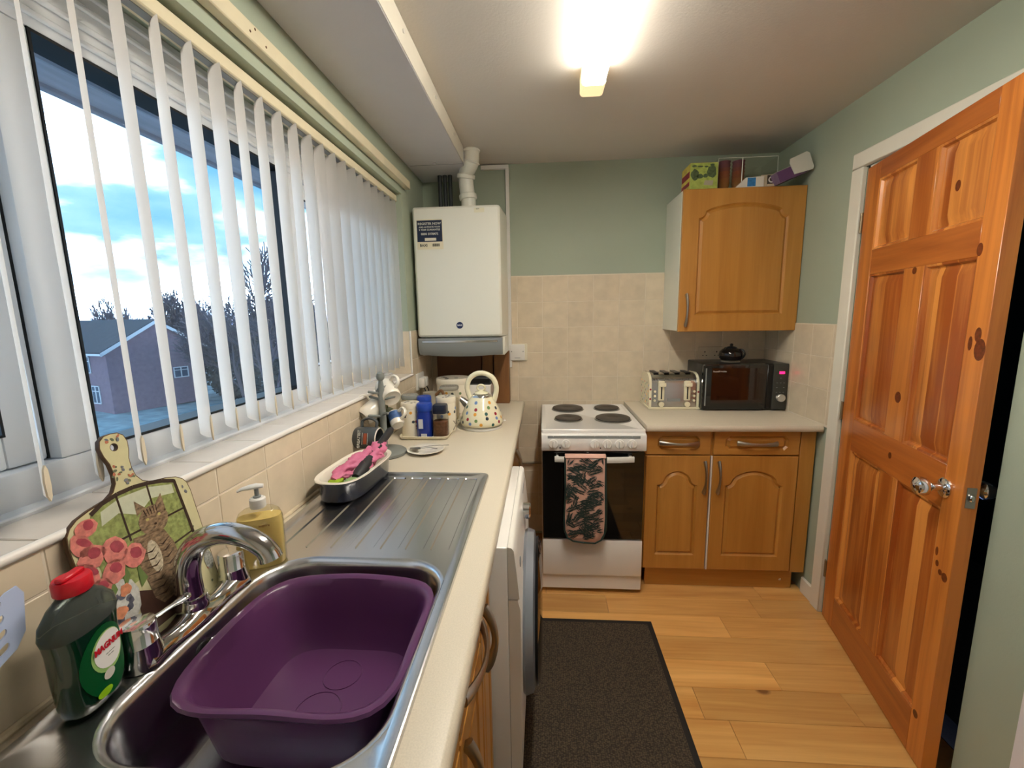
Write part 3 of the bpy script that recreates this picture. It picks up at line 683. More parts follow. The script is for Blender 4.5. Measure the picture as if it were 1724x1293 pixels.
patch((.004, .076), .0235, .0265, .0012, mat('label_white', (232, 230, 226), .3), 'label_oval', wb)
patch((-.002, .041), .009, .0075, .0012, mat('label_badge', (205, 200, 190), .3), 'label_badge', wb)
patch((-.012, .020), .011, .006, .0012, mat('label_lime2', (140, 190, 30), .3), 'label_spot', wb)
t = text('MAGNUM', .0125, mat('label_red', (196, 20, 40), .4), wb, (.0288, .004, .083), (PI/2, 0, PI/2), bold=.0004, sx=.86); 
text('— — —\n— —', .0042, mat('label_greytext', (90, 110, 100), .4), wb, (.0288, .004, .069), (PI/2, 0, PI/2))
wb.rotation_euler = (0, 0, math.radians(10))

# slotted spatula standing in a pot left of the frame
sp_ = thing('slotted_spatula', 'pale blue-white slotted spatula head poking in beside the bottle', 'spatula', (.045, -2.40, .95))
b = bm_(); SF = lambda x, y, z: (z*1.0+.0, x, y)
hd = [(-.062, .0), (-.045, -.004), (-.0, .018), (.012, .035), (.018, .085), (.012, .098), (-.0, .096), (-.058, .062), (-.066, .05)]
hd = [(u*1.0, s*1.0) for u, s in hd]
hls = [rr(-.046, .012+.019*k, -.006, .0215+.019*k, .004, 3) for k in range(4)]
hls = [[(x_, y_+(x_+.035)*.45) for x_, y_ in h] for h in hls]
holed(b, hd, hls, 0, fn=SF); holed(b, hd, hls, .0022, fn=SF); loops(b, [[SF(x_, y_, 0) for x_, y_ in hd], [SF(x_, y_, .0022) for x_, y_ in hd]])
for h in hls: loops(b, [[SF(x_, y_, 0) for x_, y_ in h], [SF(x_, y_, .0022) for x_, y_ in h]])
b.transform(Matrix.Translation((.0, .126, .070)))
SPT = mat('translucent_nylon', (190, 205, 240), .3)
obj('spatula_head', b, SPT, sp_)
b = bm_(); tube(b, [(.001, .075, .095), (.0, .055, .08), (-.0, .02, .02), (0, .01, -.03)], [.006, .006, .007, .008], 10); obj('handle', b, SPT, sp_)
up = thing('utensil_pot', 'white utensil pot just outside the left of the frame', 'pot', (.05, -2.40, .9125))
b = bm_(); lathe(b, [(.035, 0), (.037, .004), (.037, .075), (.034, .076), (.034, .006)], 28); obj('pot_body', b, ENAMEL, up)

# hand soap dispenser
sd = thing('soap_dispenser', 'clear pump bottle of yellow hand soap on the sink ledge', 'soap dispenser', (.098, -1.872, .913), (0, 0, math.radians(25)))
b = bm_()
def so(k, z, p=2.8): return [(((abs(math.cos(a))**(2/p))*.046*k)*math.copysign(1, math.cos(a)), ((abs(math.sin(a))**(2/p))*.025*k)*math.copysign(1, math.sin(a)), z) for a in [2*PI*i/36 for i in range(36)]]
SOAPM = mat('yellow_soap', (236, 212, 140), .2, trans=.15, ior=1.2, coat=.4)
loops(b, [so(.88, 0), so(.95, .004), so(.96, .095), so(.93, .112)], True, True, True); obj('soap_liquid', b, SOAPM, sd)
b = bm_(); loops(b, [so(.93, -.0), so(1, .004), so(1.0, .095), so(.98, .108), so(.86, .122), so(.62, .130), so(.30, .134)], True, True, True)
obj('bottle_shell', b, glassy('clear_plastic', (246, 244, 232)), sd)
b = bm_(); lathe(b, [(.015, .132), (.016, .134), (.016, .152), (.013, .155)], 20); obj('pump_collar', b, WHITEPL, sd)
b = bm_(); lathe(b, [(.008, .155), (.008, .158), (.0045, .159), (.0045, .176)], 16); obj('pump_stem', b, GREYPL, sd)
b = bm_(); tube(b, [(.014, 0, .179), (.0, 0, .180), (-.012, 0, .179), (-.028, 0, .177), (-.036, 0, .173)], [.006, .009, .0085, .0055, .004], 12, sx=.65, caps=True); obj('pump_head', b, WHITEPL, sd)
text('inspire', .008, mat('soap_text', (140, 80, 40), .5), sd, (.012, -.0255, .098), FRONT)

# pie dish with scourers
dish = thing('pie_dish', 'navy enamel pie dish with white inside, standing on the drainer by the wall', 'dish', (.118, -1.425, .9165), (0, 0, math.radians(-3)))
def do(hx, hy, z): return [(hx*(abs(math.cos(a))**.7)*math.copysign(1, math.cos(a)), hy*(abs(math.sin(a))**.55)*math.copysign(1, math.sin(a)), z) for a in [2*PI*i/48 for i in range(48)]]
b = bm_(); loops(b, [do(.058, .142, 0), do(.066, .152, .005), do(.070, .157, .052), do(.077, .166, .064), do(.078, .168, .066)], True, True, False)
obj('dish_outside', b, mat('navy_enamel', (30, 34, 48), .2, coat=.4), dish)
b = bm_(); loops(b, [do(.078, .168, .066), do(.077, .166, .0685), do(.066, .152, .066), do(.060, .146, .055), do(.055, .140, .008), do(.04, .12, .006)], True, False, True)
obj('dish_inside', b, mat('cream_enamel', (236, 230, 216), .2), dish)
br = thing('dish_brush', 'black round-handled dish brush sticking out of the pie dish', 'brush', (.118, -1.425, .93))
b = bm_(); d0 = Vector((.15, -1.50, .968)); d1 = Vector((.172, -1.235, 1.052))
tube(b, [d0+(d1-d0)*t for t in (0, .06, .3, .36, .6, .95, 1)], [.014, .019, .019, .013, .012, .013, .008], 14); W('brush_handle', b, mat('charcoal_plastic', (40, 40, 42), .55), br)
gl = thing('rubber_glove', 'crumpled pink rubber glove draped over the brush in the pie dish', 'glove', (.12, -1.4, .97))
b = bm_(); PK = mat('pink_rubber', (206, 112, 146), .5)
def crump(b, pts, rs, seed, n=20):
    rg = random.Random(seed); pts = bez(pts, 7); N = len(pts); ls = []
    ph = [rg.uniform(0, 6) for _ in range(4)]
    for i, p in enumerate(pts):
        tt = i/(N-1); k = tt*(len(rs)-1); j = min(int(k), len(rs)-2); r = rs[j]+(rs[j+1]-rs[j])*(k-j)
        t_ = (pts[min(i+1, N-1)]-pts[max(i-1, 0)]).normalized(); u = (Vector((0, 0, 1))-t_*t_.z).normalized(); v = t_.cross(u)
        ls.append([p+(u*math.cos(a)*.75+v*math.sin(a))*(r*(1+.25*math.sin(3*a+ph[0]+i*.5)+.2*math.sin(5*a+ph[1]-i*.8)+.12*math.sin(9*i*.3+ph[2]))) for a in [2*PI*q/n for q in range(n)]])
    loops(b, ls, True, True, True)
crump(b, [(.095, -1.535, .972), (.10, -1.49, .985), (.12, -1.45, .996), (.135, -1.40, 1.002), (.15, -1.36, 1.004)], [.012, .018, .021, .023, .026], 3)
crump(b, [(.15, -1.45, .985), (.155, -1.40, .995), (.16, -1.35, 1.01), (.162, -1.315, 1.02), (.17, -1.295, 1.036)], [.018, .025, .026, .017, .005], 8)
crump(b, [(.095, -1.52, .968), (.115, -1.50, .975), (.14, -1.485, .978)], [.007, .012, .008], 5)
W('glove_body', b, PK, gl, ang=80)
for k, (sx__, sy__, nm, col, lb) in enumerate(((.098, -1.525, 'scouring_pad', (150, 176, 40), 'lime green scourer at the left inside the pie dish'), (.148, -1.530, 'scouring_pad', (140, 168, 110), 'pale green scourer at the near right inside the pie dish'))):
    b = bm_(); lathe(b, [(.016, 0), (.021, .004), (.021, .02), (.015, .025)], 14, sy=1.3); o = obj(nm, b, mat('scourer%d' % k, col, .9, vary=.2, nscale=200, bump=.8, bscale=400), None, loc=(sx__, sy__, .950)); tag(o, lb, 'sponge')

# ================================================================== MUG TREE
GREYW = mat('grey_painted_wood', (128, 132, 128), .55)
mt = thing('mug_tree', 'grey wooden mug tree on the worktop by the wall, hung with mugs', 'mug tree', (.088, -1.095, wz))
b = bm_(); lathe(b, [(.080, 0), (.084, .003), (.084, .012), (.078, .017), (.03, .018)], 36); obj('tree_base', b, GREYW, mt)
b = bm_(); lathe(b, [(.011, .015), (.0125, .05), (.0135, .15), (.012, .27), (.009, .292), (.0085, .298), (.0145, .304), (.0165, .315), (.013, .327), (.004, .332)], 20); obj('tree_pole', b, GREYW, mt)
arms = [(.245, 205, .05), (.265, 60, .05), (.222, 180, .05), (.222, 0, .055), (.155, 230, .06), (.165, -50, .06), (.15, 150, .05)]
for z, a, L in arms:
    a = math.radians(a); b = bm_(); tube(b, [(0, 0, z), (L*math.cos(a)*.95, L*math.sin(a)*.95, z+.012), (L*math.cos(a), L*math.sin(a), z+.0135)], [.0048, .0055, .003], 10); obj('arm', b, GREYW, mt)
def mug(name, label, loc, axis, hang, r, h, m, min_=None, rimm=None):
    """axis = direction from mouth to bottom; hang = direction of the handle"""
    ax = Vector(axis).normalized(); hv = Vector(hang); hv = (hv-ax*hv.dot(ax)).normalized(); sd_ = ax.cross(hv)
    M = Matrix((hv, sd_, ax)).transposed().to_4x4(); M.translation = loc
    t = thing(name, label, 'mug', loc, M.to_euler())
    b = bm_(); lathe(b, [(r*.94, -h/2), (r, -h/2+.004), (r, h/2-.006), (r*.9, h/2)], 28, cap0=False); lathe(b, [(r*.94, -h/2), (r*.93, h/2-.006)], 28, cap0=False); obj('mug_body', b, m, t)
    b = bm_(); lathe(b, [(r*.9, h/2-.0002), (r*.86, h/2+.0025), (r*.80, h/2+.0006)], 28, cap0=False); obj('mug_foot', b, min_ or m, t)
    b = bm_(); tube(b, bez([(r*.96, 0, -h*.3), (r+.022, 0, -h*.30), (r+.033, 0, -.0), (r+.024, 0, h*.28), (r*.96, 0, h*.30)], 5), .0055, 10, sy=1.3); obj('mug_handle', b, m, t)
    return t, r, h
WC = mat('white_ceramic', (232, 226, 212), .2, coat=.3); GC = mat('grey_ceramic', (74, 80, 84), .35)
m1, r, h = mug('mug', 'large white mug with grey writing hanging highest on the mug tree', (.098, -1.050, 1.155), (.55, -.62, -.42), (.25, .3, 1), .040, .088, WC)
for k, w_ in enumerate((.03, .036, .028, .034)):
    b = bm_(); box(b, -.004-w_/2, -.004+w_/2, r-.001, r+.0012, .024-.013*k, .030-.013*k); obj('printed_line', b, mat('mug_grey_print', (110, 116, 120), .5), m1)
m2, r, h = mug('mug', 'white mug with black print hanging at the left of the mug tree', (.038, -1.085, 1.085), (-.45, -.68, -.45), (-.3, .2, 1), .038, .085, WC)
b = bm_(); pr2 = [-.9+1.8*k/10 for k in range(11)]
loops(b, [[((r+.0006)*math.cos(a), (r+.0006)*math.sin(a), z) for a in [PI*.15+.9*q for q in [k/10*2.2 for k in range(11)]]] for z in (-.03, .02)], False); obj('black_print', b, mat('mug_black', (18, 24, 26), .4), m2)
m3, r, h = mug('mug', 'dark grey mug with GREATEST lettering hanging lowest at the front', (.058, -1.175, 1.0), (-1, .12, .0), (.0, .25, 1), .041, .098, GC, rimm=WC)
b = bm_(); lathe(b, [(r*1.0, -h/2+.0035), (r*.95, -h/2-.0006), (r*.90, -h/2+.006)], 28, cap0=False, cap1=False); obj('white_rim', b, WC, m3)
text('GREATEST', .0145, mat('mug_white_text', (206, 208, 200), .5), m3, (-.004, -(r+.001), .016), (PI/2, 0, 0), bold=.0002, ext=.001)
for sg in (-1, ):
    b = bm_(); box(b, -.022, .018, sg*(r-.001), sg*(r+.0005), -.015, -.002); obj('orange_print', b, mat('mug_orange', (168, 84, 54), .5), m3)
    for q in (-.0185, .003, ):
        b = bm_(); box(b, -.024, .02, sg*(r-.001), sg*(r+.0005), q, q+.0008); obj('print_line', b, MC['mug_white_text'], m3)
m4, r, h = mug('mug', 'small blue and white cup hanging at the right of the mug tree', (.128, -1.06, 1.045), (.45, -.62, -.62), (.1, .4, 1), .027, .062, WC)
b = bm_(); lathe(b, [(r+.0006, -.026), (r+.0006, .012)], 28, cap0=False, cap1=False); obj('blue_print', b, mat('mug_blue', (70, 100, 150), .3, vary=.4, nscale=60), m4)
m5, r, h = mug('mug', 'olive green mug hanging behind the pole of the mug tree', (.075, -1.02, 1.04), (-.2, .9, .2), (0, 0, 1), .036, .08, mat('olive_ceramic', (92, 96, 50), .3))

# ================================================================== TRAY AND ITS ITEMS
SPOTC = [(150, 30, 50), (40, 90, 80), (226, 160, 60), (110, 140, 190), (50, 60, 70), (110, 140, 90)]
def dots(b_list, prof, spots, r, parent, cx=0, cy=0, d=.0005, n=12):
    """prof: list (r,z) ; spots: (theta, z, colour index)"""
    def rad(z):
        for (r0, z0), (r1, z1) in zip(prof, prof[1:]):
            if z0 <= z <= z1: return r0+(r1-r0)*((z-z0)/max(1e-6, z1-z0))
        return prof[-1][0]
    groups = {}
    for th, z, ci in spots:
        b = bm_(); rz = rad(z); ring2 = []
        for q in (0.02, .5, 1):
            ring2.append([((rad(z+r*q*math.sin(a))+d)*math.cos(th+r*q*math.cos(a)/rz)+cx, (rad(z+r*q*math.sin(a))+d)*math.sin(th+r*q*math.cos(a)/rz)+cy, z+r*q*math.sin(a)) for a in [2*PI*k/n for k in range(n)]])
        loops(b, ring2); obj('polka_dot', b, mat('spot_%d' % ci, SPOTC[ci], .3), parent)
tr_ = thing('tray', 'white melamine tray with spotted pattern holding canisters and jars', 'tray', (.19, -.70, wz))
b = bm_(); o1 = rr(-.115, -.205, .11, .2, .03, 5)
L3o = lambda pl, z: [(x, y, z) for x, y in pl]
loops(b, [L3o(offs(o1, .012), 0), L3o(offs(o1, .004), .006), L3o(o1, .016), L3o(offs(o1, .002), .0175), L3o(offs(o1, .008), .008), L3o(offs(o1, .016), .004)], True, True, True); obj('tray_body', b, mat('melamine_cream', (232, 224, 200), .3), tr_)
b = bm_()
for k in range(36):
    x, y = R.uniform(.02, .092), R.uniform(-.17, .17); lathe(b, [(.005, .0042), (.005, .0046)], 8, (x, y), sy=1.2)
obj('tray_spots', b, mat('tray_spot_green', (96, 110, 92), .4, vary=.4, nscale=30), tr_)['kind'] = 'stuff'
TZ = wz+.0045
def canister(name, label, x, y, r, h, z=TZ, lid=True, cat='canister', tc=0):
    t = thing(name, label, cat, (x, y, z)); b = bm_()
    prof = [(r*.96, 0), (r, .004), (r, h*.82), (r*.98, h*.84)]
    lathe(b, prof, 32); obj('canister_body', b, mat('spotted_enamel', (236, 228, 208), .25, coat=.3), t)
    b = bm_(); lathe(b, [(r*1.02, h*.83), (r*1.03, h*.84), (r*1.03, h*.95), (r*.98, h), (r*.6, h*1.005)], 32); lo = obj('canister_lid', b, MC['spotted_enamel'], t)
    rg = random.Random(int(x*1000)); dots(None, [(r, 0), (r, h)], [(rg.uniform(-2.8, .3), h*(.15+.6*rg.random()), rg.randrange(6)) for k in range(9)], min(.008, r*.16), t)
    b = bm_(); 
    for k in range(5):
        a = rg.uniform(0, 6.28); q = rg.uniform(.3, .8)*r; lathe(b, [(r*.12, h*1.004), (r*.12, h*1.011)], 10, (q*math.cos(a), q*math.sin(a)))
    obj('lid_spots', b, mat('spot_dark', (60, 56, 60), .3), lo)
    return t
canister('storage_canister', 'tall cream polka-dot canister at the front left of the tray', .118, -.835, .042, .155)
canister('storage_canister', 'squarish cream polka-dot canister behind the coffee jar', .262, -.745, .046, .165)
canister('storage_canister', 'widest cream polka-dot tin at the back by the socket', .205, -.29, .096, .195, z=wz)
def jar(name, label, x, y, r, h, m, lidm, sq=2.0, lidh=.03, cat='jar', z=TZ, fill=None):
    t = thing(name, label, cat, (x, y, z))
    f = lambda k, zz: [(((abs(math.cos(a))**(2/sq))*r*k)*math.copysign(1, math.cos(a)), ((abs(math.sin(a))**(2/sq))*r*k)*math.copysign(1, math.sin(a)), zz) for a in [2*PI*i/32 for i in range(32)]]
    hb = h-lidh; b = bm_(); loops(b, [f(.88, 0), f(.97, .005), f(1, hb*.3), f(.98, hb*.8), f(.9, hb*.93), f(.86, hb)], True, True, True); obj('jar_body', b, m, t)
    if fill: 
        b = bm_(); loops(b, [f(.84, .003), f(.90, .008), f(.92, hb*.68)], True, True, True); obj('contents', b, fill, t)
    b = bm_(); loops(b, [f(.90, hb), f(.93, hb+.003), f(.92, h-.006), f(.84, h)], True, True, True); obj('jar_lid', b, lidm, t)
    return t
BLU = mat('cobalt_plastic', (24, 52, 150), .25, coat=.3); BLU2 = mat('cobalt_lid', (40, 74, 176), .3)
j = jar('coffee_creamer_jar', 'cobalt blue jar with small white label at the front of the tray', .188, -.852, .037, .155, BLU, BLU2, 2.6, .035)
b = bm_(); box(b, -.020, .000, -.0385, -.0372, .045, .088); obj('paper_label', b, mat('jar_label_white', (210, 214, 220), .5), j)
b = bm_(); box(b, -.010, .016, -.0390, -.0375, .004, .022); obj('price_label', b, MC['jar_label_white'], j)
jar('coffee_creamer_jar', 'blue-lidded jar behind, between the glass bottle and the front jars', .155, -.735, .036, .165, BLU, BLU2, 2.6, .035)
jar('coffee_jar', 'square glass jar of brown instant coffee with black lid on the tray', .262, -.862, .034, .150, glassy('jar_glass', (240, 240, 236)), mat('navy_lid', (18, 26, 48), .3), 4.0, .038, fill=mat('coffee_brown', (112, 74, 48), .8, vary=.25, nscale=120))
j = jar('sweetener_tub', 'small white tub with green lid near the back of the tray', .268, -.62, .016, .055, WHITEPL, mat('green_lid', (40, 110, 70), .4), 2, .012)
j = jar('storage_jar', 'big clear glass jar holding pale sugar beside the kettle', .225, -.50, .052, .180, glassy('jar_glass'), mat('clear_lid', (196, 192, 178), .2, trans=.5), 3.4, .02, z=wz, fill=mat('sugar', (214, 200, 170), .8))
j = jar('glass_bottle', 'squat clear glass bottle near the wall behind the mug tree', .075, -.70, .045, .17, glassy('jar_glass'), mat('glass_stopper', (180, 186, 184), .15, trans=.5), 2, .02, z=wz)
t = thing('gravy_jug', 'jug with curved brown handle between the blue jar and the spotted tin', 'jug', (.135, -.55, wz))
b = bm_(); lathe(b, [(.03, 0), (.036, .006), (.038, .10), (.032, .14), (.035, .155)], 24); obj('jug_body', b, mat('stone_glaze', (170, 160, 140), .3), t)
b = bm_(); tube(b, bez([(.033, -.01, .14), (.062, -.012, .165), (.075, -.012, .135), (.062, -.01, .105), (.035, -.01, .09)], 5), .008, 10); obj('jug_handle', b, mat('brown_glaze', (120, 84, 54), .4), t)
t = thing('wire_stand', 'bent grey wire stand leaning at the right edge of the tray', 'stand', (.285, -.77, TZ))
b = bm_(); tube(b, [(.0, 0, .055), (.018, 0, .05), (.028, -.005, .035), (.016, -.005, .012), (.004, 0, .0)], .002, 8); tube(b, [(.0, .02, .055), (.018, .02, .05), (.028, .015, .035), (.016, .015, .012), (.004, .02, .0)], .002, 8); obj('wire_frame', b, SATIN, t)
t = thing('bread_bin', 'low white box behind the kettle with a seam across its front', 'box', (.345, -.2, wz))
b = bm_(); box(b, -.075, .075, -.09, .09, 0, .085, .005); obj('box_lower', b, ENAMEL, t)
b = bm_(); box(b, -.075, .075, -.09, .09, .087, .148, .005); obj('box_upper', b, ENAMEL, t)
t = thing('speaker_box', 'small black rounded box lying on the white box under the boiler', 'box', (.35, -.2, wz+.148))
b = bm_(); box(b, -.08, .075, -.08, .08, .0, .045, .014, 3); obj('casing', b, DGREY, t)
b = bm_(); box(b, -.07, .065, -.081, -.0795, .01, .036, .004); obj('grille', b, BLACK, t)
# saucer and spoons
t = thing('saucer', 'small white saucer on the worktop beside the mug tree', 'saucer', (.245, -1.065, wz))
b = bm_(); lathe(b, [(.040, 0), (.043, .002), (.072, .012), (.074, .0135), (.071, .0145), (.045, .006), (.02, .005)], 40); obj('saucer_dish', b, WC, t)
for k, (bx, by, ex, ey, lb) in enumerate(((.205, -1.07, .335, -1.04, 'longer teaspoon lying across the saucer'), (.212, -1.082, .30, -1.09, 'shorter teaspoon lying nearest the front of the saucer'))):
    s = thing('teaspoon', lb, 'spoon', (bx, by, wz+.010)); d = Vector((ex-bx, ey-by, 0)); L = d.length; s.rotation_euler = (0, 0, math.atan2(d.y, d.x))
    b = bm_(); ls = []
    for q in range(9):
        tq = q/8; xq = -.022+.040*tq; wd = .0125*math.sqrt(max(.02, 1-((tq-.45)/.56)**2))
        ls.append([(xq, wd*kk/3, .004+.004*(kk/3)**2+.002*(2*tq-1)**2+.002*k) for kk in range(-3, 4)])
    loops(b, ls, False); obj('spoon_bowl', b, SATIN, s)
    b = bm_(); tube(b, [(.016, 0, .008+.002*k), (.04, 0, .012+.002*k), (L*.7, 0, .013+.002*k), (L, 0, .012)], [.0022, .0018, .0028, .0038], 8, sx=.5); obj('spoon_handle', b, SATIN, s)

# ================================================================== KETTLE
kt = thing('kettle', 'cream polka-dot electric kettle with looped handle on the worktop', 'kettle', (.42, -.665, wz))
CRM = mat('kettle_cream', (236, 230, 200), .18, coat=.5)
b = bm_(); lathe(b, [(.094, 0), (.098, .002), (.098, .010), (.092, .014)], 40); obj('power_base', b, WHITEPL, kt)
kp = [(.090, .016), (.097, .018), (.104, .024), (.106, .034), (.103, .05), (.093, .08), (.078, .11), (.061, .138), (.050, .154)]
b = bm_(); lathe(b, kp, 44); obj('kettle_body', b, CRM, kt)
b = bm_(); lathe(b, [(.0505, .153), (.050, .156), (.037, .168), (.034, .169)], 36); obj('chrome_collar', b, CHROME, kt)
b = bm_(); lathe(b, [(.034, .168), (.035, .170), (.030, .176), (.012, .180), (.008, .183)], 32); ld = obj('kettle_lid', b, CRM, kt)
b = bm_(); tube(b, [(.0185*math.cos(a), 0, .196+.0145*math.sin(a)) for a in [2*PI*k/24 for k in range(24)]], .0048, 10, closed=True); obj('lid_ring', b, CRM, ld)
b = bm_(); pts = bez([(-.052, .0, .135), (-.062, 0, .165), (-.068, .0, .20), (-.055, .0, .24), (-.020, .0, .265), (.022, .0, .265), (.058, .0, .243), (.074, .0, .205), (.072, .0, .168), (.062, .0, .130)], 5)
tube(b, pts, .0125, 14); obj('kettle_handle', b, CRM, kt)
b = bm_(); 
def ks(cx_, cz_, w_, hh, ph=0): return [(cx_+w_*.25*math.cos(a), w_*math.sin(a), cz_+hh*math.cos(a)) for a in [2*PI*k/20 for k in range(20)]]
loops(b, [ks(-.062, .105, .022, .022), ks(-.085, .125, .020, .020), ks(-.102, .142, .017, .012)], True, False, False); loops(b, [ks(-.102, .142, .015, .010), ks(-.085, .125, .018, .018)], True, False, True); obj('spout', b, STEELD, kt)
rg = random.Random(12); sps = []
for zi, (z, n0) in enumerate(((.036, 13), (.058, 13), (.082, 11), (.106, 9), (.130, 7))):
    for k in range(n0): sps.append((2*PI*(k+.5*(zi % 2)+rg.uniform(-.15, .15))/n0, z+rg.uniform(-.005, .005), (k*5+zi*2) % 6))
sps = [s for s in sps if not (abs(math.atan2(math.sin(s[0]-PI), math.cos(s[0]-PI))) < .45 and s[1] > .075)]
dots(None, kp, sps, .0078, kt)
b = bm_(); box(b, .100, .118, -.006, .006, .03, .036, .002); obj('switch_lever', b, WHITEPL, kt)

# ================================================================== BOILER
bo_ = thing('boiler', 'white wall-mounted combi boiler with grey lower cover in the corner', 'boiler', (.26, -.2, 1.235))
b = bm_()
fp = rr(.020, 1.335, .500, 2.036, .018, 3)
def BFm(x, y, z): return (x, z, y)
loops(b, [[(x, -.06, z) for x, z in offs(fp, -.012)], [(x, -.30, z) for x, z in fp], [(x, -.322, z) for x, z in offs(fp, .004)], [(x, -.33, z) for x, z in offs(fp, .014)]], True, True, True)
W('boiler_case', b, BOILW, bo_, ang=25)
b = bm_(); box(b, .03, .508, -.29, -.02, 1.232, 1.336, .004); W('under_case', b, BOILW, bo_)
b = bm_(); ls = []
for k in range(15):
    t_ = k/14; x = .022+.474*t_; dz = .012*(1-(2*t_-1)**2)
    ls.append([(x, -.30, 1.331), (x, -.328, 1.331), (x, -.331, 1.31), (x, -.325, 1.262-dz), (x, -.305, 1.238-dz), (x, -.27, 1.236-dz)])
loops(b, ls, True, True, True); lc = W('lower_cover', b, GREYPL, bo_); lc['label'] = 'grey curved lower cover'
b = bm_(); box(b, .045, .47, -.334, -.3305, 1.306, 1.318, .0015); W('chrome_strip', b, CHROME, lc)
b = bm_(); cyl(b, (.262, -.330, 1.402), (.262, -.3318, 1.402), .0185, 28); bd = W('badge', b, mat('badge_navy', (28, 44, 84), .3), bo_); bd['label'] = 'round navy badge'
text('BAXI', .0125, mat('badge_white', (230, 232, 236), .4), bo_, Vector((.262, -.3322, 1.402))-bo_.location, FRONT, bold=.0004)
b = bm_(); box(b, .045, .188, -.3312, -.3305, 1.812, 1.968); stk = W('registration_sticker', b, mat('sticker_cream', (226, 218, 190), .5), bo_)
b = bm_(); box(b, .047, .184, -.3318, -.3313, 1.852, 1.963); W('sticker_panel', b, mat('sticker_navy', (26, 40, 66), .5), stk)
TW = mat('sticker_text', (216, 216, 204), .5); TK = mat('sticker_text_black', (30, 30, 30), .5)
for s, z, sz in (('REGISTER NOW', 1.945, .0175), ('AND ACTIVATE YOUR', 1.928, .0115), ('5 YEAR GUARANTEE', 1.914, .0125), ('0800 5978475', 1.892, .0165)):
    text(s, sz, TW, bo_, Vector((.1155, -.3322, z))-bo_.location, FRONT, bold=.0002)
b = bm_(); box(b, .088, .150, -.3324, -.3319, 1.857, 1.872); W('sticker_strip', b, mat('sticker_cream2', (220, 214, 196), .5), stk)
text('BAXI', .019, TK, bo_, Vector((.08, -.3318, 1.833))-bo_.location, FRONT, bold=.0004)
b = bm_()
for k in range(12): box(b, .128+.0034*k, .1295+.0034*k+(.0008 if k % 3 else 0), -.3317, -.3313, 1.827, 1.842)
W('barcode', b, TK, stk)
b = bm_(); box(b, .36, .415, -.3312, -.3305, 1.995, 2.018); W('energy_sticker', b, mat('sticker_cream3', (226, 222, 196), .5), bo_)
text('BAXI', .008, TK, bo_, Vector((.38, -.3318, 2.013))-bo_.location, FRONT)
# flue and pipes
fl = thing('flue_pipe', 'white plastic flue rising from the boiler top into the ceiling', 'pipe', (.31, -.19, 2.036))
b = bm_(); tube(b, bez([(.312, -.19, 2.03), (.312, -.19, 2.09), (.308, -.19, 2.14), (.302, -.19, 2.19), (.306, -.21, 2.235), (.327, -.25, 2.28), (.335, -.26, ZC+.01)], 5), [.050]*20+[.046]*6+[.04]*5, 26, caps=True) if False else None
b = bm_(); P = [(.310, -.19, 2.03), (.309, -.19, 2.10), (.304, -.19, 2.135), (.300, -.195, 2.20), (.306, -.205, 2.235), (.335, -.245, 2.262), (.343, -.25, 2.29), (.343, -.25, ZC+.01)]
tube(b, bez(P, 5), .041, 26); W('flue_tube', b, BOILW, fl)
for (p0, p1, r) in (((.309, -.19, 2.095), (.306, -.19, 2.125), .049), ((.300, -.195, 2.205), (.303, -.2, 2.228), .050), ((.340, -.248, 2.268), (.343, -.25, 2.278), .046), ((.343, -.25, 2.322), (.343, -.25, 2.336), .047)):
    b = bm_(); cyl(b, p0, p1, r, 26, bev=.004); W('flue_collar', b, BOILW, fl)
for k, x in enumerate((.135, .165, .195)):
    o = obj('pipe', cyl(bm_(), (x, -.12, 2.03), (x, -.12, 2.25), .012, 14), mat('dark_pipe', (44, 48, 48), .5), None)
    tag(o, ['leftmost', 'middle', 'rightmost'][k]+' of three dark pipes rising behind the boiler', 'pipe')
# boxing below the boiler
bx_ = thing('pipe_boxing', 'brown wooden boxing panels under the boiler', 'panel', (.26, -.08, wz))
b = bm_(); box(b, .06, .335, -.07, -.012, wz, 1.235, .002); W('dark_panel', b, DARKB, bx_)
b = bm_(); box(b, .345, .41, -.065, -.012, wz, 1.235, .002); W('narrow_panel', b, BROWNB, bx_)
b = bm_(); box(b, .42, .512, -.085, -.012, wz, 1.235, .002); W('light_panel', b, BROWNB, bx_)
# trunking
o = thing('cable_trunking', 'white plastic trunking running up the wall beside the boiler', 'trunking', (.515, -.005, 1.13))
b = bm_(); box(b, .505, .527, -.022, -.001, 1.128, 2.312, .002); W('vertical_trunking', b, WHITEPL, o)
b = bm_(); box(b, .36, .525, -.024, -.001, 2.305, 2.328, .002); W('horizontal_trunking', b, WHITEPL, o)
sw = thing('fused_switch', 'white fused spur switch on the back wall tiles beside the boiler', 'switch', (.572, -.009, 1.222))
b = bm_(); box(b, -.052, .052, -.012, 0, -.054, .054, .004); obj('back_box', b, CREAMPL, sw)
b = bm_(); box(b, -.056, .036, -.020, -.0105, -.05, .05, .004, 2); fp_ = obj('face_plate', b, WHITEPL, sw)
b = bm_()
for x in (-.046, .026): cyl(b, (x, -.0198, .006), (x, -.0206, .006), .0035, 10)
box(b, -.028, .008, -.0206, -.0198, -.036, -.033); obj('screw', b, GREYPL, fp_)
ps = thing('plug_socket', 'white double socket with plugs on the left wall under the boiler', 'socket', (.009, -.30, 1.085))
b = bm_(); box(b, 0, .012, -.075, .06, -.043, .05, .003); obj('socket_plate', b, WHITEPL, ps)
for py, ph in ((-.045, .0), (.012, .0)):
    b = bm_(); box(b, .012, .045, py-.022, py+.022, -.03, .025, .008, 2); pg = obj('plug', b, WHITEPL, ps)
    b = bm_(); tube(b, bez([(.035, py, -.025), (.05, py-.005, -.06), (.035, py-.02, -.10), (.05, py-.04, -.168)], 5), .003, 8); obj('flex', b, BLACK, pg)
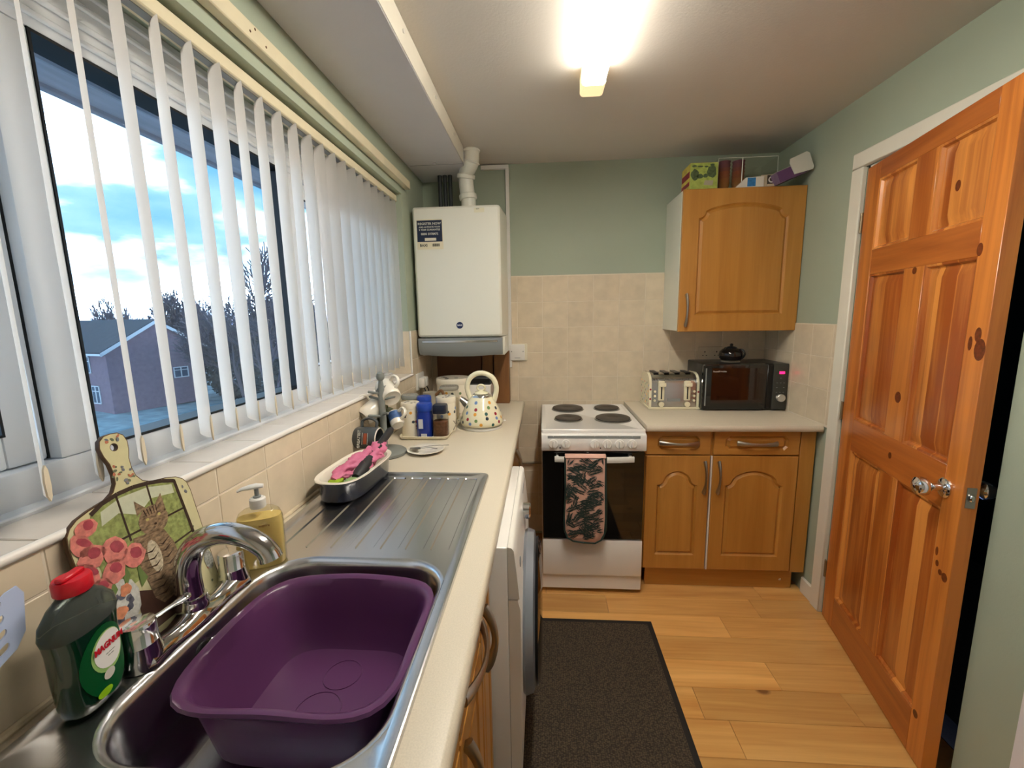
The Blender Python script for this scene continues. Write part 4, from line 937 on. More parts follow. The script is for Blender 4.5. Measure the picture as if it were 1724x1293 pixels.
b = bm_(); sk2 = thing('wall_socket', 'beige double socket on the back wall between toaster and microwave', 'socket', (1.74, -.009, 1.20))
b = bm_(); box(b, -.073, .073, -.009, 0, -.043, .043, .003); obj('socket_plate', b, TILE, sk2)
b = bm_()
for x in (-.035, .035):
    box(b, x-.003, x+.003, -.0096, -.0088, .008, .016); box(b, x-.014, x-.007, -.0096, -.0088, -.012, -.008); box(b, x+.007, x+.014, -.0096, -.0088, -.012, -.008)
obj('pin_holes', b, BLACK, sk2)

# ================================================================== COOKER
ck = thing('cooker', 'white freestanding electric cooker with solid hotplates', 'cooker', (.965, -.62, 0))
CX0, CX1, CF = .712, 1.222, -.618
b = bm_(); box(b, CX0, CX1, CF+.012, -.015, .022, .872, .003); W('cooker_body', b, ENAMEL, ck)
b = bm_(); hp = rr(CX0-.001, CF-.012, CX1+.001, -.012, .010, 4); hpi = lambda d: rr(CX0-.001+d, CF-.012+d, CX1+.001-d, -.012-d, max(.002, .010-d), 4)
loops(b, [L3(hp, .870), L3(hp, .884), L3(hpi(.004), .888), L3(hpi(.016), .888), L3(hpi(.022), .884)], True, True, True)
W('hob_top', b, ENAMEL, ck)
HP = mat('hotplate_iron', (70, 64, 58), .55, vary=.12, nscale=30)
for x, y, r in ((.868, -.145, .09), (1.102, -.135, .072), (.858, -.40, .0725), (1.098, -.40, .092)):
    b = bm_(); lathe(b, [(r+.006, .8842), (r+.006, .8885), (r+.001, .8895)], 40, (x, y)); rg_ = W('spill_ring', b, STEELD, ck)
    b = bm_(); lathe(b, [(r, .8885), (r, .8955), (r-.004, .8975), (r*.32, .8975), (r*.28, .896)], 40, (x, y)); W('hotplate', b, HP, ck)
b = bm_(); pr_ = [(CF-.010, .870), (CF-.030, .866), (CF-.034, .860), (CF-.034, .790), (CF-.030, .784), (CF+.012, .784), (CF+.012, .870)]
loops(b, [[(CX0, y, z) for y, z in pr_], [(CX1, y, z) for y, z in pr_]], True, True, True); cpn = W('control_panel', b, ENAMEL, ck)
b = bm_(); box(b, CX0+.03, CX1-.03, CF-.0348, -.65, .848, .8615); W('grey_strip', b, GREYPL, cpn)
for kx_ in (.770, .832, .972, 1.032, 1.092, 1.152):
    b = bm_(); cyl(b, (kx_, CF-.034, .822), (kx_, CF-.046, .822), .0225, 24, bev=.002); box(b, kx_-.006, kx_+.006, CF-.054, CF-.044, .805, .839, .003)
    W('knob', b, WHITEPL, ck)
    text('o' if kx_ < .8 else 'i', .009, ENAMEL, ck, Vector((kx_, CF-.0352, .859))-ck.location, FRONT)
b = bm_()
for x in (.803, 1.0): cyl(b, (x, CF-.034, .800), (x, CF-.0352, .800), .0035, 10)
W('indicator_lamp', b, BLACK, cpn)
b = bm_(); box(b, CX0+.004, CX1-.004, CF-.022, CF+.010, .312, .778, .004); od = W('oven_door', b, BLACKG, ck)
b = bm_(); box(b, CX0+.10, CX1-.10, CF-.0226, CF-.0215, .42, .69, .004); W('oven_window', b, mat('oven_window_glass', (22, 18, 14), .05, coat=.6), od)
b = bm_(); ls = []
for k in range(13):
    t_ = k/12; x = .776+.385*t_; yb = CF-.050-.014*(1-(2*t_-1)**2)
    ls.append([(x, yb-.007, .735), (x, yb-.009, .741), (x, yb-.009, .757), (x, yb-.007, .762), (x, yb+.004, .762), (x, yb+.004, .735)])
loops(b, ls, True, True, True)
for x in (.782, 1.14): box(b, x, x+.014, CF-.055, CF-.02, .738, .758, .002)
W('door_handle', b, WHITEPL, od)
b = bm_(); box(b, CX0+.002, CX1-.002, CF-.020, CF+.010, .108, .306, .005, 2); W('lower_drawer', b, ENAMEL, ck)
b = bm_(); box(b, CX0, CX1, CF-.006, CF+.012, .024, .106, .003); W('plinth_panel', b, ENAMEL, ck)
for x in (CX0+.045, CX1-.05):
    for y in (-.57, -.08):
        b = bm_(); cyl(b, (x, y, 0), (x, y, .024), .014, 14); W('foot', b, BLACK, ck)
# double oven glove over the handle
og = thing('oven_gloves', 'pink double oven gloves with dark leaf print hanging over the oven handle', 'oven gloves', (.925, CF-.06, .76))
GX0, GX1 = .824, 1.022
GP = mat('glove_pink', (214, 170, 152), .8, bump=.5, bscale=25, sheen=.3); GG = mat('glove_green_piping', (36, 56, 50), .8)
yf = CF-.0755
gpl = []
for k in range(9):
    a = PI+PI*k/8; gpl.append(((GX0+GX1)/2+.099*math.cos(a)*(abs(math.cos(a))**-.25 if abs(math.cos(a)) > .01 else 1), .385+.060*math.sin(a)))
gpl = [(.826, .765), (.828, .60), (.822, .45), (.824, .385), (.838, .345), (.865, .328), (.92, .320), (.975, .318), (1.005, .335), (1.022, .37), (1.026, .45), (1.022, .62), (1.022, .765)]
b = bm_()
wv = lambda x, z: yf-.006*math.sin((x-GX0)*22)*.4-.008*math.sin((z-.3)*6)
def cushion(b, poly, y_in, y_out, fn):
    c = (sum(p[0] for p in poly)/len(poly), sum(p[1] for p in poly)/len(poly))
    def sc(k): return [(c[0]+(x-c[0])*k, c[1]+(z-c[1])*k) for x, z in poly]
    loops(b, [[(x, y_in, z) for x, z in sc(.97)], [(x, (y_in+y_out)/2, z) for x, z in sc(1)], [(x, y_out+.002, z) for x, z in sc(.98)], [(x, y_out-.002, z) for x, z in sc(.8)], [(x, y_out-.003, z) for x, z in sc(.4)]], True, True, True)
cushion(b, gpl, yf+.012, yf+.001, None); W('front_glove', b, GP, og, ang=60)
b = bm_(); tube(b, [(x, yf+.004, z) for x, z in gpl], .0048, 8, closed=False); W('green_piping', b, GG, og)
gp2 = [(.85, .765), (.85, .40), (.87, .335), (.93, .308), (.99, .306), (1.02, .325), (1.034, .37), (1.034, .50), (1.026, .765)]
b = bm_(); cushion(b, gp2, CF-.024, CF-.040, None); W('rear_glove', b, GP, og, ang=60)
b = bm_(); tube(b, [(x, CF-.034, z) for x, z in gp2], .005, 8); W('rear_piping', b, GG, og)
b = bm_(); loops(b, [[(x, y, z) for y, z in ((CF-.028, .755), (CF-.032, .769), (CF-.05, .776), (CF-.068, .774), (CF-.078, .764), (CF-.074, .758), (CF-.062, .766), (CF-.045, .768), (CF-.036, .762), (CF-.034, .755))] for x in (.826, 1.0225)], True, True, True); W('middle_band', b, GP, og)
b = bm_(); rl = random.Random(5)
def inside(x, z): return GX0+.005 < x < GX1-.004 and .330 < z < .764 and not (z < .36 and (x < GX0+.02 or x > GX1-.02))
def leaflet(b, x, z, a, L, wd, bend, y):
    pts = []; N = 7; px, pz = x, z; c = []
    for i in range(N+1):
        c.append((px, pz, a)); px += math.cos(a)*L/N; pz += math.sin(a)*L/N; a += bend/N
    l, r = [], []
    for i, (qx, qz, qa) in enumerate(c):
        wq = wd*math.sin(PI*(i+.3)/(N+.6)); l.append((qx-math.sin(qa)*wq, qz+math.cos(qa)*wq)); r.append((qx+math.sin(qa)*wq, qz-math.cos(qa)*wq))
    ok = all(inside(x_, z_) for x_, z_ in l+r)
    if ok: loops(b, [[(x_, y, z_) for x_, z_ in l], [(x_, y, z_) for x_, z_ in r]], False)
for fr in range(84):
    x0 = GX0+.010+(fr % 6)*.034+rl.uniform(-.012, .012); z0 = .345+(fr//6)*.0300+rl.uniform(-.01, .01); a = rl.choice([.5, 2.6, .2, 2.9, 1.2, -.6, 3.6])+rl.uniform(-.3, .3); ln = rl.uniform(.045, .07)
    for k in range(10):
        t_ = k/9; px = x0+math.cos(a)*ln*t_; pz = z0+math.sin(a)*ln*t_
        for sg in (-1, 1): leaflet(b, px, pz, a+sg*rl.uniform(.5, .8), rl.uniform(.022, .038)*(1-.4*t_), .0019, sg*-.5, yf-.0042+.00002*fr)
lf = W('leaf_print', b, mat('leaf_print_green', (52, 66, 62), .8), og, smooth=False); lf['kind'] = 'stuff'

# ================================================================== RIGHT BASE UNIT, WORKTOP, WALL CABINET
def handle(name, p0, p1, out, m=SATIN, parent=None, wd=.0112, bowv=.026):
    p0, p1, out = Vector(p0), Vector(p1), Vector(out); b = bm_(); pts = []; rs = []
    for k in range(13):
        t_ = k/12; pts.append(p0+(p1-p0)*t_+out*(.004+bowv*math.sin(PI*t_)**.8)); rs.append(wd*(1.25-.55*math.sin(PI*t_)))
    tube(b, pts, rs, 10, sy=.6 if abs(out.y) > .5 else .6, sx=1.0)
    return W(name, b, m, parent)
def catharch(x0, x1, z0, zs, rise, sh=.030):
    """panel outline with an arched head: CCW in (x,z)"""
    c = .034; o = [(x0, z0), (x1, z0)]
    for k in range(6): a = PI*1.5-PI/2*k/5; o.append((x1+c*math.cos(a), zs+c*math.sin(a)))
    for k in range(1, 12): t_ = k/12; o.append((x1-c+(x0-x1+2*c)*t_, zs+.004+(rise-.004)*math.sin(PI*t_)**.8))
    for k in range(6): a = 0-PI/2*k/5; o.append((x0+c*math.cos(a), zs+c*math.sin(a)))
    return o
def front(name, x0, x1, z0, z1, y, outline, parent, m=OAK, th=.019):
    """door or drawer front facing -y with a routed raised field"""
    b = bm_(); rc = [(x0, z0), (x1, z0), (x1, z1), (x0, z1)]
    F = lambda x, z, d: (x, d, z)
    e1 = offs(rc, .003)
    holed(b, e1, [outline], y, fn=F)
    loops(b, [[(x, y, z) for x, z in e1], [(x, y+.003, z) for x, z in rc], [(x, y+th, z) for x, z in rc]], True, False, True)
    o2, o3, o4 = offs(outline, .004), offs(outline, .009), offs(outline, .022)
    loops(b, [[(x, y, z) for x, z in outline], [(x, y+.006, z) for x, z in o2], [(x, y+.010, z) for x, z in o3], [(x, y+.001, z) for x, z in o4]])
    holed(b, o4, [], y+.001, fn=F)
    return W(name, b, m, parent, ang=22)
bu_ = thing('base_cabinet', 'orange oak base cabinet with two drawers and two arched doors beside the cooker', 'cabinet', (1.6, -.56, 0))
yc = -.578
b = bm_(); box(b, 1.235, 2.055, -.56, -.02, .115, .872, .001); W('carcass', b, OAK, bu_)
b = bm_(); box(b, 1.262, 2.02, -.535, -.52, 0.001, .114, .001); W('plinth', b, OAKH, bu_)
b = bm_(); box(b, 1.985, 2.055, yc+.004, -.56, .115, .868, .001); W('filler_panel', b, OAK, bu_)
b = bm_(); box(b, 1.561, 1.568, yc+.003, -.56, .12, .735); W('white_gap_strip', b, WHITEPL, bu_)
def octo(x0, x1, z0, z1, c): return [(x0+c, z0), (x1-c, z0), (x1, z0+c), (x1, z1-c), (x1-c, z1), (x0+c, z1), (x0, z1-c), (x0, z0+c)]
for x0, x1, hx0, hx1 in ((1.240, 1.556, .07, .08), (1.570, 1.980, .095, .085)):
    d = front('drawer', x0, x1, .744, .866, yc, octo(x0+.055, x1-.055, .768, .842, .018), bu_, OAKH)
    cxm = (x0+x1)/2; handle('drawer_handle', (cxm-.095, yc, .806), (cxm+.095, yc, .803), (0, -1, 0), parent=d)
d = front('door', 1.240, 1.556, .122, .738, yc, catharch(1.298, 1.498, .20, .618, .040), bu_)
handle('door_handle', (1.530, yc, .71), (1.530, yc, .545), (0, -1, 0), parent=d)
d = front('door', 1.570, 1.980, .122, .738, yc, catharch(1.635, 1.915, .20, .618, .044), bu_)
handle('door_handle', (1.598, yc, .71), (1.598, yc, .545), (0, -1, 0), parent=d)
b = bm_(); lathe(b, [(.012, 0), (.012, .0006)], 10, sx=1, sy=.5); t_ = b; b.transform(Matrix.Translation((1.965, -.5355, .05)) @ Euler((PI/2, 0, .3)).to_matrix().to_4x4()); W('paint_splash', b, WHITEP, bu_)
rw = thing('worktop', 'short cream worktop right of the cooker holding toaster and microwave', 'worktop', (1.6, -.3, .872))
b = bm_(); pr_ = [(-.012, .905), (-.605, .905), (-.615, .902), (-.620, .894), (-.620, .882), (-.615, .874), (-.605, .872), (-.012, .872)]
loops(b, [[(1.228, y, z) for y, z in pr_], [(XR-.009, y, z) for y, z in pr_]], True, True, True); W('worktop_slab', b, WORKT, rw)

wc = thing('wall_cabinet', 'orange oak wall cabinet with arched door and white side on the back wall', 'cabinet', (1.76, -.15, 1.36))
b = bm_(); box(b, 1.450, 2.062, -.288, -.004, 1.352, 2.075, .001); W('carcass', b, mat('cabinet_white', (222, 222, 208), .4), wc)
d = front('door', 1.452, 2.064, 1.347, 2.078, -.308, catharch(1.535, 1.985, 1.435, 1.968, .036), wc)
handle('door_handle', (1.488, -.308, 1.545), (1.488, -.308, 1.380), (0, -1, 0), parent=d)
b = bm_(); box(b, 2.0625, 2.0665, -.300, -.004, 1.36, 2.07); W('scribe_strip', b, OAK, wc)

# items on top of the wall cabinet
TZ2 = 2.0795
pz = thing('puzzle_box', 'green box printed with a parkland picture at the left on top of the wall cabinet', 'box', (1.553, -.21, TZ2))
b = bm_(); box(b, -.07, .07, -.085, .05, 0, .128, .001); obj('carton', b, mat('carton_yellow', (206, 190, 84), .5, vary=.2, nscale=30), pz)
b = bm_(); box(b, -.069, .069, -.0858, -.0851, .002, .126); obj('picture', b, mat('park_grass', (164, 182, 92), .4, vary=.25, nscale=40), pz)
PF = lambda x, z, d: (x, -d, z)
b = bm_()
for u, s, a, c in ((-.045, .07, .020, .028), (-.02, .062, .016, .012), (.008, .065, .012, .010), (.038, .082, .024, .028), (-.05, .112, .012, .006), (.04, .115, .012, .006), (-.02, .11, .016, .004), (.01, .108, .01, .004)): holed(b, blob(u, s, a, c, 14, 0, .15), [], .0864, fn=PF)
obj('picture_trees', b, mat('park_trees', (82, 100, 68), .4, vary=.3, nscale=90), pz, smooth=False)
b = bm_(); holed(b, [(.0, .02), (.045, .016), (.048, .04), (.005, .042)], [], .0866, fn=PF); obj('picture_bench', b, mat('park_stone', (166, 160, 142), .4), pz, smooth=False)
b = bm_(); 
for k, (z, c) in enumerate(((.02, .04), (.06, .09))): box(b, -.0709, -.0702, -.08, .045, z, c)
obj('side_print', b, mat('side_red', (150, 44, 60), .5, vary=.3, nscale=20), pz)
cb2 = thing('clear_case', 'clear plastic display case standing on top of the wall cabinet', 'case', (1.79, -.170, TZ2))
b = bm_(); x0, x1, y0, y1, h = -.152, .145, -.085, .085, .158
for q in ((x0, x1, y0, y0+.0015, 0, h), (x0, x1, y1-.0015, y1, 0, h), (x0, x0+.0015, y0, y1, 0, h), (x1-.0015, x1, y0, y1, 0, h)): box(b, *q)
obj('case_walls', b, glassy('case_clear', (250, 250, 248)), cb2)
b = bm_(); tube(b, [(x0, y0, h), (x1, y0, h)], .0015, 8); tube(b, [(x0, y0, 0), (x0, y0, h)], .0015, 8); tube(b, [(x1, y0, 0), (x1, y0, h)], .001, 8)
obj('case_edges', b, mat('case_edge', (216, 220, 210), .1), cb2)
GCL = [(150, 92, 70), (142, 84, 96), (172, 104, 60), (176, 120, 66), (120, 76, 90)]
for si, cxs in enumerate((-.108, -.034)):
    for k in range(7):
        t = thing('drinking_glass', None, 'glass', (1.79+cxs, -.215, TZ2+.001+.0175*k), group='amber and mauve glasses stacked in the clear case')
        t['label'] = '%s ribbed tinted glass of the %s stack inside the clear case' % (['lowest', 'second lowest', 'third lowest', 'middle', 'third highest', 'second highest', 'topmost'][k], ['left', 'right'][si]); del t['group']; t['group'] = 'tinted glasses stacked in the clear case'
        b = bm_(); r0, r1 = .0225, .0315; lathe(b, [(r0, 0), (r0+.0035, .012), (r0+.0025, .0135), (r1-.001, .044), (r1, .045), (r1-.002, .045), (r0+.0015, .014)], 24, cap1=False)
        c_ = [(176, 116, 62), (176, 110, 64), (166, 98, 66), (170, 96, 70), (150, 88, 82), (140, 84, 96), (134, 84, 104)][k]
        obj('glass_body', b, mat('tinted_glass_%d' % k, c_, .15, trans=.25, ior=1.2), t)
b = bm_(); box(b, 1.7, 1.703, -.2905, -.289, TZ2, TZ2+.15)
b.free()
b = bm_(); box(b, -.034, -.030, -.0875, -.0855, 0, .157); obj('bright_edge', b, mat('case_edge_bright', (240, 240, 228), .1), cb2)
bb_ = thing('bulb_box', 'small white and blue light bulb carton lying on the wall cabinet', 'box', (1.80, -.268, TZ2), (0, 0, math.radians(-4)))
b = bm_(); ls = [[(-.075, -.02, 0), (-.075, .02, 0), (-.075, .02, .008), (-.075, -.02, .008)], [(-.03, -.022, 0), (-.03, .022, 0), (-.03, .022, .05), (-.03, -.022, .05)], [(.055, -.022, 0), (.055, .022, 0), (.055, .022, .052), (.055, -.022, .052)]]
loops(b, ls, True, True, True); obj('carton', b, mat('carton_white', (216, 214, 204), .5), bb_)
b = bm_(); box(b, -.024, .016, -.0228, -.0222, .006, .048); obj('blue_print', b, mat('carton_blue', (50, 120, 180), .5, vary=.3, nscale=60), bb_)
b2_ = thing('open_carton', 'small open beige carton with a round hole beside the bulb box', 'box', (1.885, -.268, TZ2), (0, 0, math.radians(-6)))
b = bm_(); box(b, -.042, .03, -.024, .024, 0, .060, .001); obj('carton', b, mat('carton_beige', (188, 176, 150), .6), b2_)
b = bm_(); box(b, -.012, .028, -.0252, -.0242, .012, .056); obj('dark_opening', b, mat('carton_inside', (70, 62, 52), .8), b2_)
b = bm_(); t = bmesh.new(); lathe(t, [(.015, 0), (.015, .004), (.010, .004), (.010, 0)], 20, cap0=False, cap1=False); join(b, t, Matrix.Translation((.008, -.0255, .034)) @ Euler((PI/2, 0, 0)).to_matrix().to_4x4()); obj('card_ring', b, WHITEPL, b2_)
b = bm_(); box(b, -.012, .028, -.034, -.0245, -.0, .011, .001); obj('flap', b, MC['carton_beige'], b2_)
pc = thing('purple_carton', 'tilted purple and white carton with open flap at the right end of the wall cabinet', 'box', (1.982, -.305, TZ2+.034), (0, math.radians(-22), 0))
b = bm_(); box(b, -.085, .075, -.05, .045, -.0, .055, .001); obj('carton', b, mat('carton_mauve', (120, 100, 128), .5, vary=.2, nscale=20), pc)
b = bm_(); box(b, -.084, .02, -.0508, -.0502, .001, .054); obj('purple_print', b, mat('carton_purple', (98, 66, 108), .5), pc)
b = bm_(); slab(b, [(-.012, .012), (.075, .0), (.083, .01), (.083, .078), (.072, .09), (-.01, .088), (-.018, .07)], .052, .056, fn=lambda x, z, d: (x, -d, z)); obj('white_flap', b, mat('carton_white', (216, 214, 204), .5), pc)
b = bm_(); box(b, -.084, .02, -.05, .045, .055, .057); obj('grey_top', b, mat('carton_grey', (176, 170, 158), .6), pc)
pc.location.z = TZ2+.030

# ================================================================== TOASTER, MICROWAVE, POT
to = thing('toaster', 'cream polka-dot four-slice toaster with chrome front on the right worktop', 'toaster', (1.465, -.14, .905), (0, 0, 0))
b = bm_(); TX, TY0, TY1, THt = .140, -.105, .10, .205
prf = [(TY0, .012), (TY0, .15), (TY0+.012, .178), (TY0+.035, .196), (TY0+.065, THt), (TY1-.065, THt), (TY1-.035, .196), (TY1-.012, .178), (TY1, .15), (TY1, .012)]
def ex(b, prf, xa, xb): loops(b, [[(xa, y, z) for y, z in prf], [(xb, y, z) for y, z in prf]], True, True, True)
for s in (-1, 1):
    b = bm_(); ex(b, prf, s*TX, s*(TX-.014)); e_ = obj('end_panel', b, CRM, to)
b = bm_(); pi = [(y*.96, .012 if z < .02 else z-.004) for y, z in prf]; ex(b, pi, -TX+.014, TX-.014); obj('chrome_shell', b, mat('toaster_chrome', (190, 190, 186), .22, metal=1), to)
b = bm_(); box(b, -TX-.004, TX+.004, TY0-.008, TY1+.004, 0, .014, .003); obj('base_plate', b, CRM, to)
for k in range(4):
    b = bm_(); xk = -.09+.060*k; box(b, xk-.014, xk+.014, TY0+.05, TY1-.04, THt-.0045, THt+.0005, .001); obj('slot', b, BLACK, to)
b = bm_()
for k in range(30): box(b, -.118+.0081*k, -.1155+.0081*k, TY0+.0085, TY0+.012, .168, .178)
b.transform(Matrix.Translation((0, -.0035, .0))); o = obj('vent_slits', b, BLACK, to); o['kind'] = 'stuff'
for s in (-.072, .072):
    b = bm_(); box(b, s-.018, s+.018, TY0-.006, TY0+.008, .05, .165, .006, 2); pl_ = obj('lever_plate', b, CRM, to)
    b = bm_(); box(b, s-.0035, s+.0035, TY0-.0068, TY0-.0055, .06, .152); obj('lever_slot', b, BLACK, pl_)
    b = bm_(); box(b, s-.017, s+.022, TY0-.024, TY0-.006, .132, .156, .006, 2); obj('lever', b, CRM, pl_)
    b = bm_(); cyl(b, (s, TY0-.002, .030), (s, TY0-.016, .030), .0155, 20, bev=.002); obj('browning_dial', b, CRM, to)
    for k in range(3):
        sg = -1 if s < 0 else 1; b = bm_(); cyl(b, (s+sg*.037, TY0-.002, .052+.026*k), (s+sg*.037, TY0-.008, .052+.026*k), .007, 14); obj('button', b, CRM, to)
b = bm_(); box(b, -.035, .035, TY0-.0008, TY0+.003, .045, .062); obj('maker_plate', b, GREYPL, to)
rg = random.Random(3)
for ci in range(4):
    for k in range(6):
        b = bm_(); yy, zz = -.085+.033*k+rg.uniform(-.008, .008), .03+.035*ci+.012*(k % 2)
        cyl(b, (-TX-.0008, yy, zz), (-TX, yy, zz), .006, 12)
        obj('polka_dot', b, mat('spot_%d' % ((ci+k) % 6), SPOTC[(ci+k) % 6], .3), to)
for s, zz in ((-1, .06), (-1, .115), (1, .10)):
    b = bm_(); cyl(b, (s*(TX-.007), TY0-.0008, zz), (s*(TX-.007), TY0+.001, zz), .0055, 12); obj('polka_dot', b, mat('spot_0', SPOTC[0], .3), to)

mw = thing('microwave', 'black microwave oven with red display on the right worktop', 'microwave', (1.825, -.19, .905))
b = bm_(); MX0, MX1, MY0, MY1, MH = -.222, .228, -.105, .165, .262
box(b, MX0, MX1, MY0+.02, MY1, .008, MH, .006, 2); obj('casing', b, mat('microwave_casing', (36, 37, 36), .35), mw)
b = bm_(); dr = rr(MX0, .008, .118, MH, .012, 4); DG = mat('microwave_door_gloss', (18, 19, 18), .1, coat=.5)
loops(b, [[(x, MY0+.02, z) for x, z in dr], [(x, MY0+.004, z) for x, z in dr], [(x, MY0, z) for x, z in offs(dr, .006)]], True, True, True); md = obj('door', b, DG, mw)
b = bm_(); box(b, MX0+.045, .100, MY0-.0008, MY0, .045, .240); obj('door_window', b, mat('microwave_window', (34, 16, 10), .08, coat=.6), md)
b = bm_(); box(b, MX0+.012, MX0+.018, MY0-.001, MY0, .03, .24); obj('door_edge', b, GREYPL, md)
b = bm_(); box(b, .119, .150, MY0+.003, MY0+.02, .012, MH-.002, .003); obj('handle_recess', b, BLACK, mw)
b = bm_(); box(b, .150, MX1, MY0, MY0+.022, .008, MH, .004, 2); cp_ = obj('control_panel', b, mat('microwave_panel', (58, 60, 56), .35), mw)
b = bm_(); box(b, .180, .208, MY0-.001, MY0, .206, .220, .001); dd = obj('display', b, mat('red_display', (190, 10, 50), .3, emit=((255, 20, 70), 1.6)), cp_); dd['label'] = 'red clock display'
b = bm_()
for k in range(4):
    for x in (.172, .19, .208):
        if (k+int(x*1000)) % 4: box(b, x-.004, x+.004, MY0-.0006, MY0, .182-.026*k, .184-.026*k)
obj('button_marks', b, GREYPL, cp_)
b = bm_(); cyl(b, (.193, MY0, .075), (.193, MY0-.018, .075), .021, 26, bev=.002); box(b, .168, .182, MY0-.012, MY0, .072, .088, .003); obj('dial', b, mat('dial_silver', (205, 203, 196), .3, metal=.6), cp_)
text('Russell Hobbs', .0125, mat('microwave_text', (190, 185, 178), .4), md, (-.135, MY0-.0012, .222), FRONT, bold=.0002)
for x in (MX0+.03, MX1-.03):
    for y in (MY0+.05, MY1-.04):
        b = bm_(); cyl(b, (x, y, 0), (x, y, .01), .01, 10); obj('foot', b, BLACK, mw)
te = thing('teapot', 'small dark glass teapot on a mat on top of the microwave', 'teapot', (1.800, -.16, .905+.2625))
b = bm_(); lathe(b, [(.05, 0), (.052, .0015), (.05, .003)], 28); obj('mat', b, mat('mat_pale', (176, 168, 150), .5), te)
DGL = mat('dark_glass', (16, 10, 10), .06, coat=.5)
b = bm_(); lathe(b, [(.035, .003), (.050, .008), (.062, .022), (.065, .040), (.061, .058), (.046, .073), (.030, .078)], 32); obj('pot_body', b, DGL, te)
b = bm_(); lathe(b, [(.030, .077), (.030, .081), (.020, .086), (.006, .088)], 28); ld = obj('pot_lid', b, BLACK, te)
b = bm_(); sphere(b, (0, 0, .095), .0095, 14); obj('lid_knob', b, BLACK, ld)
b = bm_(); tube(b, bez([(-.022, -.01, .066), (-.034, -.014, .073), (-.042, -.018, .076)], 4), [.011]*5+[.009]*4, 12); obj('pot_spout', b, BLACK, te)
b = bm_(); tube(b, bez([(.020, -.02, .068), (.040, -.042, .07), (.052, -.055, .05), (.046, -.05, .028), (.034, -.04, .016)], 5), .0055, 10); obj('pot_handle', b, BLACK, te)

# ================================================================== WASHING MACHINE AND NEAR CABINETS
wm = thing('washing_machine', 'white front-loading washing machine under the left worktop', 'washing machine', (.36, -1.40, 0))
b = bm_(); box(b, .08, .628, -1.705, -1.095, .012, .865, .006, 2); W('machine_body', b, ENAMEL, wm)
b = bm_(); fpn = [(.628, .865), (.638, .863), (.644, .855), (.650, .80), (.657, .72), (.628, .72)]
loops(b, [[(x, y, z) for x, z in fpn] for y in (-1.703, -1.097)], True, True, True); W('control_fascia', b, WHITEPL, wm, ang=50)
b = bm_(); fpn = [(.628, .716), (.652, .716), (.659, .69), (.660, .5), (.656, .2), (.650, .015), (.628, .015)]
loops(b, [[(x, y, z) for x, z in fpn] for y in (-1.703, -1.097)], True, True, True); W('front_panel', b, WHITEPL, wm, ang=50)
b = bm_(); t = bmesh.new(); lathe(t, [(.215, 0), (.222, .01), (.215, .03), (.19, .036)], 48); join(b, t, Matrix.Translation((.655, -1.40, .485)) @ Euler((0, PI/2, 0)).to_matrix().to_4x4() @ Matrix.Scale(1.12, 4)); dr_ = W('door', b, mat('silver_plastic', (150, 156, 166), .3, metal=.5), wm)
b = bm_(); t = bmesh.new(); lathe(t, [(.195, .034), (.20, .042), (.18, .050), (.10, .054), (.02, .055)], 48); join(b, t, Matrix.Translation((.655, -1.40, .485)) @ Euler((0, PI/2, 0)).to_matrix().to_4x4() @ Matrix.Scale(1.12, 4)); W('door_glass', b, BLACKG, dr_)
b = bm_(); cyl(b, (.648, -1.33, .79), (.676, -1.33, .79), .027, 26, bev=.004); W('programme_dial', b, CHROME, wm)
b = bm_(); box(b, .644, .6475, -1.27, -1.13, .765, .83); W('display_panel', b, DGREY, wm)
b = bm_(); tube(b, [(.6545, -1.60+.011*math.cos(a), .765+.014*math.sin(a)) for a in [2*PI*k/20 for k in range(20)]], .0015, 6, closed=True); W('maker_badge', b, GREYPL, wm)
for x in (.12, .59):
    for y in (-1.66, -1.14): b = bm_(); cyl(b, (x, y, 0), (x, y, .014), .018, 12); W('foot', b, BLACK, wm)

def frontx(name, y0, y1, z0, z1, x, outline, parent, m=OAK, th=.018):
    """front facing +x; outline given in (y,z)"""
    b = bm_(); rc = [(y0, z0), (y1, z0), (y1, z1), (y0, z1)]; F = lambda yy, z, d: (d, yy, z); e1 = offs(rc, .003)
    holed(b, e1, [outline], x, fn=F); loops(b, [[(x, a, z) for a, z in e1], [(x-.003, a, z) for a, z in rc], [(x-th, a, z) for a, z in rc]], True, False, True)
    o2, o3, o4 = offs(outline, .004), offs(outline, .009), offs(outline, .022)
    loops(b, [[(x, a, z) for a, z in outline], [(x-.004, a, z) for a, z in o2], [(x-.0065, a, z) for a, z in o3], [(x-.001, a, z) for a, z in o4]]); holed(b, o4, [], x-.001, fn=F)
    return W(name, b, m, parent, ang=22)
nc = thing('base_cabinet', 'narrow oak base cabinet with vertical handle next to the washing machine', 'cabinet', (.3, -1.79, 0))
b = bm_(); box(b, .02, .560, -1.868, -1.715, .11, .868, .001); W('carcass', b, OAK, nc)
b = bm_(); box(b, .02, .52, -1.868, -1.715, 0.001, .109, .001); W('plinth', b, OAK, nc)
d = frontx('door', -1.866, -1.718, .12, .866, .580, octo(-1.842, -1.742, .18, .80, .015), nc); handle('door_handle', (.580, -1.852, .805), (.580, -1.852, .650), (1, 0, 0), parent=d)
scb = thing('base_cabinet', 'oak sink cabinet with horizontal drawer handle, nearest the camera', 'cabinet', (.3, -2.3, 0))
b = bm_(); box(b, .02, .560, -3.25, -1.872, .11, .74, .001); box(b, .548, .56, -3.25, -1.872, .74, .868); W('carcass', b, OAK, scb)
b = bm_(); box(b, .02, .52, -3.25, -1.872, .001, .109, .001); W('plinth', b, OAK, scb)
